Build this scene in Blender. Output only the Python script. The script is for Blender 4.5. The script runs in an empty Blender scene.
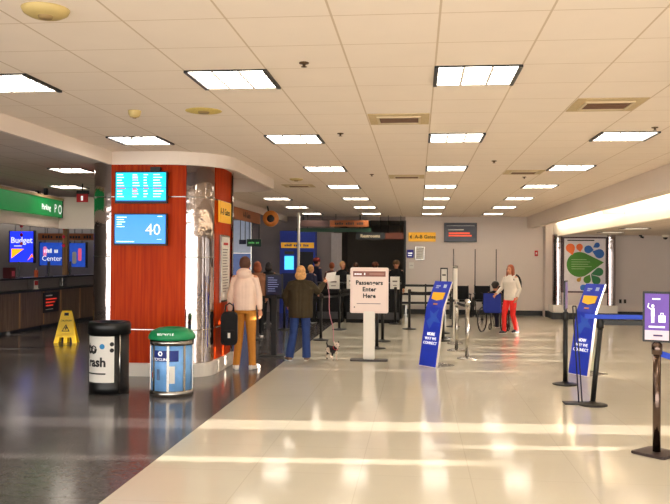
import bpy, bmesh, math, random
from mathutils import Vector, Matrix, Euler
random.seed(7)
PI = math.pi
SC = bpy.context.scene
COL = SC.collection

# ------------------------------------------------------------------ camera
F_PX, YAW, PITCH, ROLL = 793.6, 0.10373, 0.00776, 0.00695
CAM_H = 1.80
cam_d = bpy.data.cameras.new('camera'); cam = bpy.data.objects.new('camera', cam_d); COL.objects.link(cam)
cam_d.sensor_width = 36.0; cam_d.lens = F_PX / 670 * 36; cam_d.clip_end = 200
_c, _s = math.cos(YAW), math.sin(YAW)
_F = Vector((-_s, _c, 0)); _R = Vector((_c, _s, 0)); _U = Vector((0, 0, 1))
_F2 = _F * math.cos(PITCH) + _U * math.sin(PITCH); _U2 = _U * math.cos(PITCH) - _F * math.sin(PITCH)
_R3 = _R * math.cos(ROLL) + _U2 * math.sin(ROLL); _U3 = _U2 * math.cos(ROLL) - _R * math.sin(ROLL)
_m = Matrix((_R3, _U3, -_F2)).transposed().to_4x4(); _m.translation = (0, 0, CAM_H)
cam.matrix_world = _m
SC.camera = cam

# ------------------------------------------------------------------ light
SC.view_settings.view_transform = 'Standard'; SC.view_settings.look = 'None'
SC.view_settings.gamma = 1.0; SC.view_settings.use_curve_mapping = False
SC.view_settings.exposure = 1.2
WORLD_STRENGTH = 2.4
SUN_STRENGTH = 11.5
LAMP_STRENGTH = 6.0
w = bpy.data.worlds.new('world'); SC.world = w; w.use_nodes = True
w.node_tree.nodes['Background'].inputs[0].default_value = (1.0, 0.962, 0.91, 1)
w.node_tree.nodes['Background'].inputs[1].default_value = WORLD_STRENGTH
sd = bpy.data.lights.new('sun', 'SUN'); sd.energy = SUN_STRENGTH; sd.angle = math.radians(0.35); sd.color = (1, .86, .72)
sun = bpy.data.objects.new('sun', sd); COL.objects.link(sun)
SUN_E, SUN_A = math.radians(6.5), math.radians(4.0)
sdir = Vector((-math.cos(SUN_E) * math.cos(SUN_A), -math.cos(SUN_E) * math.sin(SUN_A), -math.sin(SUN_E)))
sun.rotation_euler = sdir.to_track_quat('-Z', 'Y').to_euler(); sun.location = (14, 8, 4)
SC.cycles.max_bounces = 8; SC.cycles.diffuse_bounces = 5; SC.cycles.glossy_bounces = 4
SC.cycles.sample_clamp_indirect = 6.0

# ------------------------------------------------------------------ materials
def lin(c):
    return tuple(((x / 255) / 12.92 if x / 255 <= 0.04045 else ((x / 255 + 0.055) / 1.055) ** 2.4) for x in c)
MATS = {}
def mat(name, rgb, rough=0.6, metal=0.0, var=0.06, scale=12.0, bump=0.0, emit=0.0, coat=0.0, emit_rgb=None):
    if name in MATS: return MATS[name]
    m = bpy.data.materials.new(name); m.use_nodes = True; nt = m.node_tree; n = nt.nodes; l = nt.links
    b = n['Principled BSDF']; c = lin(rgb)
    b.inputs['Roughness'].default_value = rough; b.inputs['Metallic'].default_value = metal
    if coat: b.inputs['Coat Weight'].default_value = coat; b.inputs['Coat Roughness'].default_value = 0.1
    tc = n.new('ShaderNodeTexCoord'); nz = n.new('ShaderNodeTexNoise'); nz.inputs['Scale'].default_value = scale; nz.inputs['Detail'].default_value = 3
    l.new(tc.outputs['Object'], nz.inputs['Vector'])
    mr = n.new('ShaderNodeMapRange'); mr.inputs[3].default_value = 1 - var * 2; mr.inputs[4].default_value = 1 + var * 2
    l.new(nz.outputs['Fac'], mr.inputs[0])
    vm = n.new('ShaderNodeVectorMath'); vm.operation = 'SCALE'; vm.inputs[0].default_value = c
    l.new(mr.outputs[0], vm.inputs['Scale']); l.new(vm.outputs[0], b.inputs['Base Color'])
    if bump:
        bp = n.new('ShaderNodeBump'); bp.inputs['Strength'].default_value = bump; bp.inputs['Distance'].default_value = 0.02
        l.new(nz.outputs['Fac'], bp.inputs['Height']); l.new(bp.outputs[0], b.inputs['Normal'])
    if emit:
        e = lin(emit_rgb) if emit_rgb else c
        b.inputs['Emission Color'].default_value = (*e, 1); b.inputs['Emission Strength'].default_value = emit
    MATS[name] = m
    return m
def grid_lines(nt, vec, ax, x0, step, width):
    """1 inside a seam of the given spacing along one axis of object space"""
    n, l = nt.nodes, nt.links
    sx = n.new('ShaderNodeSeparateXYZ'); l.new(vec, sx.inputs[0])
    a = n.new('ShaderNodeMath'); a.operation = 'SUBTRACT'; l.new(sx.outputs[ax], a.inputs[0]); a.inputs[1].default_value = x0 - step / 2
    p = n.new('ShaderNodeMath'); p.operation = 'WRAP'; l.new(a.outputs[0], p.inputs[0]); p.inputs[1].default_value = step; p.inputs[2].default_value = 0
    q = n.new('ShaderNodeMath'); q.operation = 'SUBTRACT'; l.new(p.outputs[0], q.inputs[0]); q.inputs[1].default_value = step / 2
    ab = n.new('ShaderNodeMath'); ab.operation = 'ABSOLUTE'; l.new(q.outputs[0], ab.inputs[0])
    lt = n.new('ShaderNodeMath'); lt.operation = 'LESS_THAN'; l.new(ab.outputs[0], lt.inputs[0]); lt.inputs[1].default_value = width / 2
    return lt.outputs[0]
def tiled(name, rgb, seam, x0, y0, sx, sy, wx, wy, rough, var, scale, speck=None, spec=0.5, bump=0.0):
    m = bpy.data.materials.new(name); m.use_nodes = True; nt = m.node_tree; n = nt.nodes; l = nt.links
    b = n['Principled BSDF']; b.inputs['Roughness'].default_value = rough; b.inputs['Specular IOR Level'].default_value = spec
    tc = n.new('ShaderNodeTexCoord'); v = tc.outputs['Object']
    g1 = grid_lines(nt, v, 0, x0, sx, wx); g2 = grid_lines(nt, v, 1, y0, sy, wy)
    mx = n.new('ShaderNodeMath'); mx.operation = 'MAXIMUM'; l.new(g1, mx.inputs[0]); l.new(g2, mx.inputs[1])
    nz = n.new('ShaderNodeTexNoise'); nz.inputs['Scale'].default_value = scale; nz.inputs['Detail'].default_value = 6; l.new(v, nz.inputs['Vector'])
    mr = n.new('ShaderNodeMapRange'); mr.inputs[3].default_value = 1 - var * 2; mr.inputs[4].default_value = 1 + var * 2; l.new(nz.outputs['Fac'], mr.inputs[0])
    vm = n.new('ShaderNodeVectorMath'); vm.operation = 'SCALE'; vm.inputs[0].default_value = lin(rgb); l.new(mr.outputs[0], vm.inputs['Scale'])
    src = vm.outputs[0]
    if speck:
        vo = n.new('ShaderNodeTexVoronoi'); vo.inputs['Scale'].default_value = 70; l.new(v, vo.inputs['Vector'])
        th = n.new('ShaderNodeMath'); th.operation = 'LESS_THAN'; th.inputs[1].default_value = 0.28; l.new(vo.outputs['Distance'], th.inputs[0])
        ms = n.new('ShaderNodeMix'); ms.data_type = 'RGBA'; l.new(th.outputs[0], ms.inputs[0]); l.new(src, ms.inputs[6]); ms.inputs[7].default_value = (*lin(speck), 1); src = ms.outputs[2]
    mi = n.new('ShaderNodeMix'); mi.data_type = 'RGBA'; l.new(mx.outputs[0], mi.inputs[0]); l.new(src, mi.inputs[6]); mi.inputs[7].default_value = (*lin(seam), 1)
    l.new(mi.outputs[2], b.inputs['Base Color'])
    if bump:
        bp = n.new('ShaderNodeBump'); bp.inputs['Strength'].default_value = bump; bp.inputs['Distance'].default_value = 0.01
        l.new(nz.outputs['Fac'], bp.inputs['Height']); l.new(bp.outputs[0], b.inputs['Normal'])
    return m
def wood(name, a, c, rough=0.3, coat=0.3, sc=(14, 14, .6)):
    m = bpy.data.materials.new(name); m.use_nodes = True; nt = m.node_tree; n = nt.nodes; l = nt.links
    b = n['Principled BSDF']; b.inputs['Roughness'].default_value = rough; b.inputs['Coat Weight'].default_value = coat; b.inputs['Coat Roughness'].default_value = .15; b.inputs['Specular IOR Level'].default_value = .12
    tc = n.new('ShaderNodeTexCoord'); mp = n.new('ShaderNodeMapping'); mp.inputs['Scale'].default_value = sc; l.new(tc.outputs['Object'], mp.inputs['Vector'])
    nz = n.new('ShaderNodeTexNoise'); nz.inputs['Scale'].default_value = 2.0; nz.inputs['Detail'].default_value = 5; l.new(mp.outputs[0], nz.inputs['Vector'])
    cr = n.new('ShaderNodeValToRGB'); cr.color_ramp.elements[0].position = .35; cr.color_ramp.elements[1].position = .68
    cr.color_ramp.elements[0].color = (*lin(a), 1); cr.color_ramp.elements[1].color = (*lin(c), 1)
    l.new(nz.outputs['Fac'], cr.inputs[0]); l.new(cr.outputs[0], b.inputs['Base Color'])
    return m
def glass(name, rgb=(220, 235, 240)):
    m = bpy.data.materials.new(name); m.use_nodes = True; b = m.node_tree.nodes['Principled BSDF']
    b.inputs['Base Color'].default_value = (*lin(rgb), 1); b.inputs['Transmission Weight'].default_value = .9; b.inputs['Roughness'].default_value = .03; b.inputs['IOR'].default_value = 1.1
    return m

GX, GY, TS = 0.1165, 5.668, 0.61
CEIL, CEIL_L, LOW = 3.17, 3.24, 2.57
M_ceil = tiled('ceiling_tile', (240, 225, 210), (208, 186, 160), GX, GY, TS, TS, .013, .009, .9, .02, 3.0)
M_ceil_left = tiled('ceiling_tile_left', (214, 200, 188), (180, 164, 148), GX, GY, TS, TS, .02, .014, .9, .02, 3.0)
M_cream = tiled('cream_floor_tile', (218, 213, 196), (206, 200, 182), -2.3, 0.2, .915, .915, .008, .008, .11, .03, .9, spec=.36, bump=.01)
M_terr = tiled('dark_terrazzo', (92, 89, 90), (62, 60, 60), -2.3, 0.2, 1.83, 1.83, .010, .010, .16, .25, 16.0, speck=(124, 118, 116), spec=.36, bump=.02)
M_wall = mat('painted_wall', (220, 209, 202), .8, var=.02, scale=1.5)
M_fascia = mat('painted_fascia', (226, 212, 200), .8, var=.015, scale=1.5)
M_white = mat('white_paint', (236, 230, 220), .55, var=.015, scale=2)
M_dkwall = mat('dark_wall', (112, 104, 96), .8, var=.05, scale=2)
M_base = mat('black_baseboard', (30, 32, 34), .5)
M_black = mat('black_satin', (9, 9, 10), .42, var=.05)
M_blackf = mat('black_cloth', (16, 15, 18), .9, var=.15, scale=25)
M_steel = mat('brushed_steel', (176, 172, 166), .25, 1.0, var=.04)
M_chrome = mat('chrome', (186, 176, 174), .06, 1.0, var=.02, scale=4.0, bump=.28)
M_wood = wood('red_wood_panel', (178, 46, 0), (204, 68, 4), rough=.45, coat=0)
M_brown = wood('brown_wood', (70, 42, 26), (104, 66, 42))
M_ltwood = wood('light_wood', (150, 112, 76), (176, 136, 96))
M_red = mat('red_plastic', (196, 30, 34), .5)
M_blue = mat('blue_print', (34, 62, 204), .35, var=.12, scale=5)
M_blue2 = mat('blue_light_print', (52, 96, 214), .4)
M_yel = mat('yellow_plastic', (246, 204, 24), .4, var=.03)
M_yelsign = mat('yellow_sign', (240, 176, 40), .45, var=.03, emit=.12)
M_orsign = mat('orange_sign', (146, 78, 28), .6, var=.04)
M_green = mat('green_sign', (8, 128, 62), .45, emit=.22)
M_greendk = mat('dark_green_sign', (18, 66, 40), .5)
M_text_w = mat('white_lettering', (240, 240, 240), .5, var=0.0, emit=.35)
M_text_k = mat('black_lettering', (22, 18, 18), .6, var=0.0)
M_paper = mat('white_paper', (232, 228, 220), .7, var=.02)
M_lamp = mat('lamp_lens', (240, 240, 240), .5, var=0, emit=LAMP_STRENGTH, emit_rgb=(255, 243, 226))
M_louver = mat('lamp_louver', (226, 220, 212), .5, var=0)
M_scr = mat('screen_cyan', (20, 190, 225), .2, var=.03, emit=.75)
M_scr2 = mat('screen_blue', (18, 118, 215), .2, var=.03, emit=.7)

# ------------------------------------------------------------------ mesh builder
class MB:
    def __init__(s): s.v = []; s.f = []; s.sm = []
    def add(s, vs, fs, smooth=False):
        o = len(s.v); s.v += [tuple(v) for v in vs]; s.f += [tuple(i + o for i in f) for f in fs]; s.sm += [smooth] * len(fs); return s
    def box(s, x0, x1, y0, y1, z0, z1, M=None):
        vs = [Vector((x, y, z)) for x in (x0, x1) for y in (y0, y1) for z in (z0, z1)]
        if M: vs = [M @ v for v in vs]
        return s.add(vs, [(0, 1, 3, 2), (4, 6, 7, 5), (0, 4, 5, 1), (2, 3, 7, 6), (0, 2, 6, 4), (1, 5, 7, 3)])
    def tube(s, pts, rs, n=12, cap=True, flat=1.0):
        pts = [Vector(p) for p in pts]
        if not hasattr(rs, '__len__'): rs = [rs] * len(pts)
        rings = []; up = None
        for i, p in enumerate(pts):
            d = (pts[min(i + 1, len(pts) - 1)] - pts[max(i - 1, 0)]).normalized()
            if up is None:
                a = Vector((0, 0, 1)) if abs(d.z) < .9 else Vector((0, 1, 0)); up = (a - d * a.dot(d)).normalized()
            else: up = (up - d * up.dot(d)).normalized()
            sd_ = d.cross(up)
            rings.append([p + (sd_ * math.cos(2 * PI * k / n) + up * math.sin(2 * PI * k / n) * flat) * rs[i] for k in range(n)])
        vs = [v for r in rings for v in r]; fs = []
        for i in range(len(rings) - 1):
            for k in range(n): fs.append((i * n + k, i * n + (k + 1) % n, (i + 1) * n + (k + 1) % n, (i + 1) * n + k))
        s.add(vs, fs, True)
        if cap: s.add(rings[0], [tuple(range(n))[::-1]]); s.add(rings[-1], [tuple(range(n))])
        return s
    def lathe(s, prof, c=(0, 0, 0), n=32, a0=0, a1=2 * PI, sx=1, sy=1):
        full = abs(a1 - a0 - 2 * PI) < 1e-6; m = n if full else n + 1
        vs = []
        for r, z in prof:
            for k in range(m):
                a = a0 + (a1 - a0) * k / n
                vs.append((c[0] + r * sx * math.cos(a), c[1] + r * sy * math.sin(a), c[2] + z))
        fs = []
        for i in range(len(prof) - 1):
            for k in range(n):
                k2 = (k + 1) % m
                fs.append((i * m + k, i * m + k2, (i + 1) * m + k2, (i + 1) * m + k))
        return s.add(vs, fs, True)
    def prism(s, poly, z0, z1, M=None, smooth=False):
        n = len(poly); vs = [Vector((p[0], p[1], z0)) for p in poly] + [Vector((p[0], p[1], z1)) for p in poly]
        if M: vs = [M @ v for v in vs]
        o = len(s.v); s.add(vs, [])
        s.f += [tuple(o + i for i in range(n))[::-1], tuple(o + n + i for i in range(n))]; s.sm += [False, False]
        for i in range(n): s.f.append((o + i, o + (i + 1) % n, o + n + (i + 1) % n, o + n + i)); s.sm.append(smooth)
        return s
    def ell(s, c, r, n=16, m=10, M=None):
        vs = []; fs = []
        for i in range(m + 1):
            t = PI * i / m
            for k in range(n):
                a = 2 * PI * k / n
                v = Vector((r[0] * math.sin(t) * math.cos(a), r[1] * math.sin(t) * math.sin(a), r[2] * math.cos(t)))
                if M: v = M @ v
                vs.append(Vector(c) + v)
        for i in range(m):
            for k in range(n): fs.append((i * n + k, (i + 1) * n + k, (i + 1) * n + (k + 1) % n, i * n + (k + 1) % n))
        return s.add(vs, fs, True)
    def build(s, name, m, parent=None, loc=None, rot=None, remesh=None, smooth_it=0, bevel=0):
        me = bpy.data.meshes.new(name); me.from_pydata(s.v, [], s.f)
        bm = bmesh.new(); bm.from_mesh(me); bmesh.ops.remove_doubles(bm, verts=bm.verts, dist=1e-6)
        bmesh.ops.recalc_face_normals(bm, faces=bm.faces)
        if bevel: bmesh.ops.bevel(bm, geom=list(bm.edges), offset=bevel, segments=2, affect='EDGES', clamp_overlap=True)
        bm.to_mesh(me); bm.free()
        o = bpy.data.objects.new(name, me); COL.objects.link(o)
        if len(me.polygons) == len(s.sm) and not bevel: me.polygons.foreach_set('use_smooth', s.sm)
        elif any(s.sm): me.polygons.foreach_set('use_smooth', [all(s.sm)] * len(me.polygons))
        me.materials.append(m)
        if remesh:
            r = o.modifiers.new('r', 'REMESH'); r.mode = 'VOXEL'; r.voxel_size = remesh
            if smooth_it: q = o.modifiers.new('s', 'SMOOTH'); q.iterations = smooth_it; q.factor = .5
            dg = bpy.context.evaluated_depsgraph_get(); dg.update()
            me2 = bpy.data.meshes.new_from_object(o.evaluated_get(dg)); o.modifiers.clear(); o.data = me2; me2.name = name
            me2.polygons.foreach_set('use_smooth', [True] * len(me2.polygons))
            if not me2.materials: me2.materials.append(m)
        if parent: o.parent = parent
        if loc is not None: o.location = loc
        if rot is not None: o.rotation_euler = rot
        return o
def tag(o, label, cat, group=None, kind=None):
    o['label'] = label; o['category'] = cat
    if group: o['group'] = group
    if kind: o['kind'] = kind
    return o
def struct(o): o['kind'] = 'structure'; return o
def thing(name, label, cat, loc=(0, 0, 0), rz=0, group=None):
    o = bpy.data.objects.new(name, None); COL.objects.link(o); o.empty_display_size = .1
    o.location = loc; o.rotation_euler = (0, 0, rz); return tag(o, label, cat, group)
def dup(root, loc, rz=0, label=None):
    r = root.copy(); COL.objects.link(r); r.location = loc; r.rotation_euler = (0, 0, rz)
    if label: r['label'] = label
    for ch in list(root.children):
        c = ch.copy(); COL.objects.link(c); c.parent = r
        for g in list(ch.children): d = g.copy(); COL.objects.link(d); d.parent = c
    return r
FRONT = (PI / 2, 0, 0); EAST = (PI / 2, 0, PI / 2)
def text(body, size, loc, rot, m, parent, name='lettering', bold=0.0, align='CENTER', ext=.002, spacing=1.0):
    c = bpy.data.curves.new('t', 'FONT'); c.body = body; c.size = size; c.align_x = align; c.align_y = 'CENTER'; c.extrude = ext; c.offset = bold; c.space_character = spacing; c.resolution_u = 2
    o = bpy.data.objects.new('t', c); COL.objects.link(o)
    dg = bpy.context.evaluated_depsgraph_get(); dg.update()
    me = bpy.data.meshes.new_from_object(o.evaluated_get(dg)); bpy.data.objects.remove(o)
    me.materials.clear(); me.materials.append(m)
    t = bpy.data.objects.new(name, me); COL.objects.link(t); t.parent = parent; t.location = loc; t.rotation_euler = rot
    return t
def scribble(width, height, loc, rot, m, parent, n=8, name='print'):
    # a line of print too small to read
    g = MB(); x = -width / 2; st = width / n
    for i in range(n):
        if i % 5 != 4: g.box(x, x + st * .7, -height / 2, height / 2 * random.choice((1, .55, .55)), -.001, .002)
        x += st
    return g.build(name, m, parent, loc, rot)
def arc(cx, cy, r, a0, a1, n):
    return [(cx + r * math.cos(a0 + (a1 - a0) * i / n), cy + r * math.sin(a0 + (a1 - a0) * i / n)) for i in range(n + 1)]
def rr(x0, x1, y0, y1, r, n=4):
    return arc(x1 - r, y1 - r, r, 0, PI / 2, n) + arc(x0 + r, y1 - r, r, PI / 2, PI, n) + arc(x0 + r, y0 + r, r, PI, 1.5 * PI, n) + arc(x1 - r, y0 + r, r, 1.5 * PI, 2 * PI, n)
RF = Matrix.Rotation(PI / 2, 4, 'X')      # xy polygon -> xz plane, extruded toward -y for +z

# ================================================================== SETTING
Y0, YB, XR, XL = -3.0, 26.0, 12.0, -16.0
struct(MB().box(-2.3, XR, Y0, 32, -.1, 0).build('floor', M_cream))
struct(MB().box(XL, -2.3, Y0, 32, -.1, 0).build('floor', M_terr))
# metal expansion strip crossing the dark floor
a, b_ = Vector((-8.7, 13.7, 0)), Vector((-6.9, 15.5, 0)); d_ = (b_ - a).normalized(); q_ = Vector((-d_.y, d_.x, 0)) * .012
struct(MB().prism([(a + q_).xy, (a - q_).xy, (b_ - q_).xy, (b_ + q_).xy], 0.0, .003).build('trim_1', M_black))

ring = [(-4.30, YB), (-4.30, 14.35), (-3.3, 14.35)] + [(-3.3 + .80 * math.cos(t), 13.55 + .80 * math.sin(t)) for t in [PI / 2 - i * PI / 2 / 8 for i in range(1, 9)]] \
     + [(-2.50, 11.1)] + [(-3.35 + .85 * math.cos(t), 10.83 + .85 * math.sin(t)) for t in [-i * PI / 2 / 10 for i in range(0, 11)]] + [(-3.97, 9.98), (-3.97, Y0)]
ceil_poly = [(3.56, Y0), (3.50, YB)] + ring
struct(MB().prism(ceil_poly, CEIL, CEIL + .03).build('ceiling', M_ceil))
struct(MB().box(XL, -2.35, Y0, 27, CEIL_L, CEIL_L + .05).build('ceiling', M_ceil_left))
def offset_strip(pl, wd):
    pl = [Vector(p) for p in pl]; out = []
    for i, p in enumerate(pl):
        t = (pl[min(i + 1, len(pl) - 1)] - pl[max(i - 1, 0)]).normalized(); nrm = Vector((t.y, -t.x)); out.append(p + nrm * wd)
    return [tuple(p) for p in pl] + [tuple(p) for p in out[::-1]]
struct(MB().prism(offset_strip(ring, .05), 3.0, CEIL_L, smooth=False).build('trim_2', M_fascia))
# right hand beam, light cove and low ceiling
def skew(x0, x1, xb0, xb1, z0, z1): return MB().add([(x0, Y0, z0), (x1, Y0, z0), (x1, Y0, z1), (x0, Y0, z1), (xb0, YB, z0), (xb1, YB, z0), (xb1, YB, z1), (xb0, YB, z1)],
                                                    [(0, 1, 2, 3), (4, 7, 6, 5), (0, 4, 5, 1), (3, 2, 6, 7), (0, 3, 7, 4), (1, 5, 6, 2)])
struct(skew(3.56, 3.78, 3.50, 3.72, 2.80, 3.20).build('trim_3', M_fascia))
struct(skew(3.70, 4.42, 3.64, 4.36, 3.12, 3.22).build('ceiling', M_white))
struct(skew(4.30, 4.42, 4.24, 4.36, 2.53, 3.16).build('trim_4', M_white))
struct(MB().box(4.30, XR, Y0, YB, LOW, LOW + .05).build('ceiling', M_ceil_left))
# walls
struct(MB().box(-.40, 4.0, YB, YB + .15, 0, 3.3).box(4.0, XR, YB - .5, YB + .15, 0, 3.3).build('wall_back', M_wall))
struct(MB().box(-.38, 3.99, YB - .03, YB, 0, .16).build('baseboard_back', M_base))
struct(MB().box(3.99, XR, YB - .53, YB - .5, 0, .20).build('baseboard_back_right', M_base))
struct(MB().box(-6.8, -2.75, YB, YB + .15, 0, 3.3).box(-2.75, -.4, YB, YB + .15, 3.04, 3.3).build('wall_back', mat('grey_wall', (150, 138, 134), .8, var=.02, scale=1.5)))
struct(MB().box(-2.75, -.4, 31, 31.1, 0, 3.2).box(-2.85, -2.75, YB + .15, 31, 0, 3.2).box(-.4, -.3, YB + .15, 31, 0, 3.2).box(-2.85, -.3, YB + .15, 31.1, 3.1, 3.2).build('wall_corridor', M_dkwall))
struct(MB().box(-.44, -.38, YB - .04, YB + .01, 0, 3.04).build('trim_5', M_black))
struct(MB().box(XL - .15, XL, Y0, 28, 0, 3.3).build('wall_left', M_dkwall))
struct(MB().box(XL, -6.8, 27.5, 27.65, 0, 3.3).box(-6.95, -6.8, YB, 27.5, 0, 3.3).build('wall_rental', M_dkwall))
# right outer wall: window bays whose gaps let the low sun in
def yslot(y): return y + XR * math.tan(SUN_A)
tE = math.tan(SUN_E)
slots = [(6.98, 7.16, 1.30, 2.5), (7.60, 7.76, 0, 1.33), (8.32, 8.80, 0.0, 2.5), (14.25, 14.40, 0, 2.5), (15.1, 15.26, 0, 2.5), (16.2, 16.36, 0, 2.5), (17.9, 18.1, 0, 2.5), (12.45, 12.9, 1.15, 2.5), (19.35, 19.6, .9, 2.2)]
slots.sort(); wm = MB(); y = Y0
for s0, s1, z0, z1 in slots:
    s0, s1 = yslot(s0), yslot(s1)
    wm.box(XR, XR + .02, y, s0, 0, 3.3)
    if z0 > 0: wm.box(XR, XR + .02, s0, s1, 0, z0)
    wm.box(XR, XR + .02, s0, s1, z1, 3.3); y = s1
wm.box(XR, XR + .02, y, 28, 0, 3.3)
struct(wm.build('wall_right', M_wall))

# ================================================================== CEILING FIXTURES
def make_light():
    t = thing('ceiling_light', '', 'ceiling light', (0, 0, 0), 0, 'square fluorescent ceiling lights')
    h = TS / 2
    MB().box(-h + .012, h - .012, -h + .02, h - .02, -.006, -.001).build('diffuser', M_lamp, t)
    g = MB()
    for x in (-.10, .10): g.box(x - .009, x + .009, -h + .02, h - .02, -.016, -.006)
    for y in (-.17, -.06, .06, .17): g.box(-h + .03, h - .03, y - .006, y + .006, -.016, -.006)
    g.build('louver', M_louver, t)
    for s in (-1, 1): MB().box(s * h - .022 * (s > 0) - .004, s * h + .022 * (s < 0) + .004, -h, h, -.018, 0).build('end_strip', M_black, t)
    for s in (-1, 1): MB().box(-h + .022, h - .022, s * h - .014 * (s > 0), s * h + .014 * (s < 0), -.010, 0).build('side_frame', M_black if s < 0 else M_steel, t)
    return t
proto = None
cols = {-6: 'leftmost column', -3: 'second column from the left', 0: 'third column from the left', 3: 'rightmost column'}
rows = ['nearest row', 'second row', 'third row', 'fourth row', 'fifth row', 'sixth row', 'farthest row']
for ci, cname in cols.items():
    for j in range(-1, 7):
        x = GX + (ci + .5) * TS; yy = GY + (j * 5 + .5) * TS
        if ci == -6 and 9.6 < yy < 14.4: continue
        rn = rows[j] if j >= 0 else 'row above the camera'
        lab = 'square ceiling light in %s, %s' % (rn, cname)
        if proto is None: proto = make_light(); o = proto; o.location = (x, yy, CEIL); o['label'] = lab
        else: dup(proto, (x, yy, CEIL), 0, lab)
for (x, yy, z, lab) in [(-5.75, 12.75, CEIL_L, 'ceiling light left of the wood column, larger of the two over the rental desks'), (-7.2, 15.8, CEIL_L, 'ceiling light just above the green parking sign'),
                        (5.2, 19.8, LOW, 'nearest dim light in the low ceiling right of the beam'), (5.3, 22.6, LOW, 'farther dim light in the low ceiling above the petal poster'), (7.0, 19.8, LOW, 'dim light in the low ceiling at the far right edge'),
                        (-9.0, 20, CEIL_L, 'added unseen light brightening the rental desks from above their header'), (-12.0, 23, CEIL_L, 'added unseen light brightening the rental area behind the desks')]:  # last two are added, out of view, to brighten the rental area
    q_ = dup(proto, (x, yy, z), 0, lab)
    if z == LOW:
        for c_ in q_.children:
            if c_.name.startswith('diffuser'): c_.data = c_.data.copy(); c_.data.materials[0] = mat('dim_lens', (236, 226, 210), .5, var=0, emit=.9)
q_ = dup(proto, (-1.6, 26.62, 3.1), 0, 'added hidden light brightening the dark checkpoint corridor')  # added lamp, kept out of view above the opening, lifts the dark corridor
# cove lamp behind the beam
t = thing('cove_light', 'long fluorescent strip glowing behind the right hand beam', 'light', (3.86, 0, 2.93))
MB().box(-.03, .03, 6.0, 24.9, -.03, 0).build('tray', M_white, t)
for k in range(8): MB().tube([(0, 6.1 + k * 2.35, .022), (0, 8.3 + k * 2.35, .022)], .016, 8).build('tube', mat('cove_tube', (255, 240, 215), .5, var=0, emit=26), t)
for k in range(5): MB().box(-.10, -.02, 8 + 4 * k, 8.03 + 4 * k, -.03, -.0).build('bracket', M_white, t)
struct(MB().box(3.80, 4.26, 16.9, 16.95, 2.75, 3.13).build('trim_6', M_white))

def vent(x, yy, lab, dark=True):
    t = thing('ceiling_vent', lab, 'ceiling vent', (x, yy, CEIL), 0, 'ceiling air vents'); h = TS / 2
    MB().box(-h + .012, h - .012, -h + .012, h - .012, -.006, 0).build('plate', mat('vent_plate', (196, 172, 130), .7, var=.12, scale=50), t)
    f = MB()
    for s in (-1, 1): f.box(s * .20 - .012, s * .20 + .012, -.18, .18, -.02, -.006); f.box(-.21, .21, s * .17 - .012, s * .17 + .012, -.02, -.006)
    f.build('frame', mat('vent_frame', (206, 186, 150), .6), t)
    MB().box(-.19, .19, -.16, .16, -.010, -.006).build('opening', mat('vent_dark', (92, 58, 36), .8), t)
    g = MB()
    for k in range(4): g.box(-.18, .18, -.11 + k * .07, -.095 + k * .07, -.018, -.010)
    g.build('slats', mat('vent_slat', (120, 84, 56), .6), t)
vent(GX - .5 * TS, GY + 3.5 * TS, 'brown air vent in the ceiling between the second and third light columns, nearest')
vent(GX - .5 * TS, GY + 12.5 * TS, 'farther brown air vent in the ceiling, in line with the nearest one')
vent(GX + 2.5 * TS, GY + 2.5 * TS, 'large dark slotted air vent in the ceiling at upper right')
vent(GX + 2.5 * TS, GY + 11.5 * TS, 'small dark air vent in the ceiling behind the upper right one')
vent(-2.25, 14.9, 'small dark vent in the ceiling just right of the wood column')
def disc(name, lab, cat, x, yy, r, m, h=.04, z=CEIL):
    t = thing(name, lab, cat, (x, yy, z))
    MB().lathe([(0, -h), (r * .7, -h), (r * .92, -h * .6), (r, -.003), (r, 0), (0, 0)], n=24).build('cover', m, t)
    MB().lathe([(0, -h - .012), (r * .28, -h - .012), (r * .33, -h + .002)], n=16).build('cap', mat('cap_tan', (150, 124, 80), .6), t)
M_beige = mat('aged_beige_plastic', (196, 172, 112), .6)
disc('smoke_detector', 'large oval beige alarm on the ceiling at top left corner', 'smoke detector', -2.06, 4.2, .13, M_beige, .04)
disc('smoke_detector', 'small beige smoke detector on ceiling above the left light', 'smoke detector', -2.65, 7.2, .06, M_beige, .06)
disc('ceiling_speaker', 'flat yellowed round grille on the ceiling near the second light column', 'speaker', -2.0, 7.25, .17, mat('yellowed_grille', (200, 176, 96), .7, var=.2, scale=60), .012)
disc('smoke_detector', 'faint round detector in the ceiling right of the wood column', 'smoke detector', -2.1, 13.6, .12, M_beige, .03)
for (x, yy, r, lab) in [(-.8, 5.5, 0, 'brass sprinkler head on ceiling nearest the centre'), (-.85, 8.65, 0, 'sprinkler head on ceiling left of the brown vent'), (-3.25, 8.75, 0, 'sprinkler head beside the light over the wood column'),
                   (2.42, 8.45, 0, 'sprinkler head beside the rightmost ceiling light'), (-.75, 12.9, 0, 'tiny sprinkler head in the ceiling left of the far vent'), (1.05, 11.2, 0, 'tiny flat sprinkler in the ceiling right of the third light'), (1.75, 13.4, 0, 'sprinkler head near the farther right hand lights')]:
    t = thing('sprinkler_head', lab, 'sprinkler', (x, yy, CEIL), 0, 'ceiling sprinkler heads')
    MB().lathe([(0, 0), (.035, 0), (.035, -.008), (.012, -.012), (.010, -.024), (0, -.024)], n=12).build('escutcheon', mat('dull_brass', (96, 74, 52), .4, .6), t)
    MB().lathe([(0, -.034), (.022, -.032), (.022, -.03), (0, -.029)], n=12).tube([(0, 0, -.024), (0, 0, -.034)], .006, 6).build('deflector', mat('dull_brass', (96, 74, 52)), t)

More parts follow.
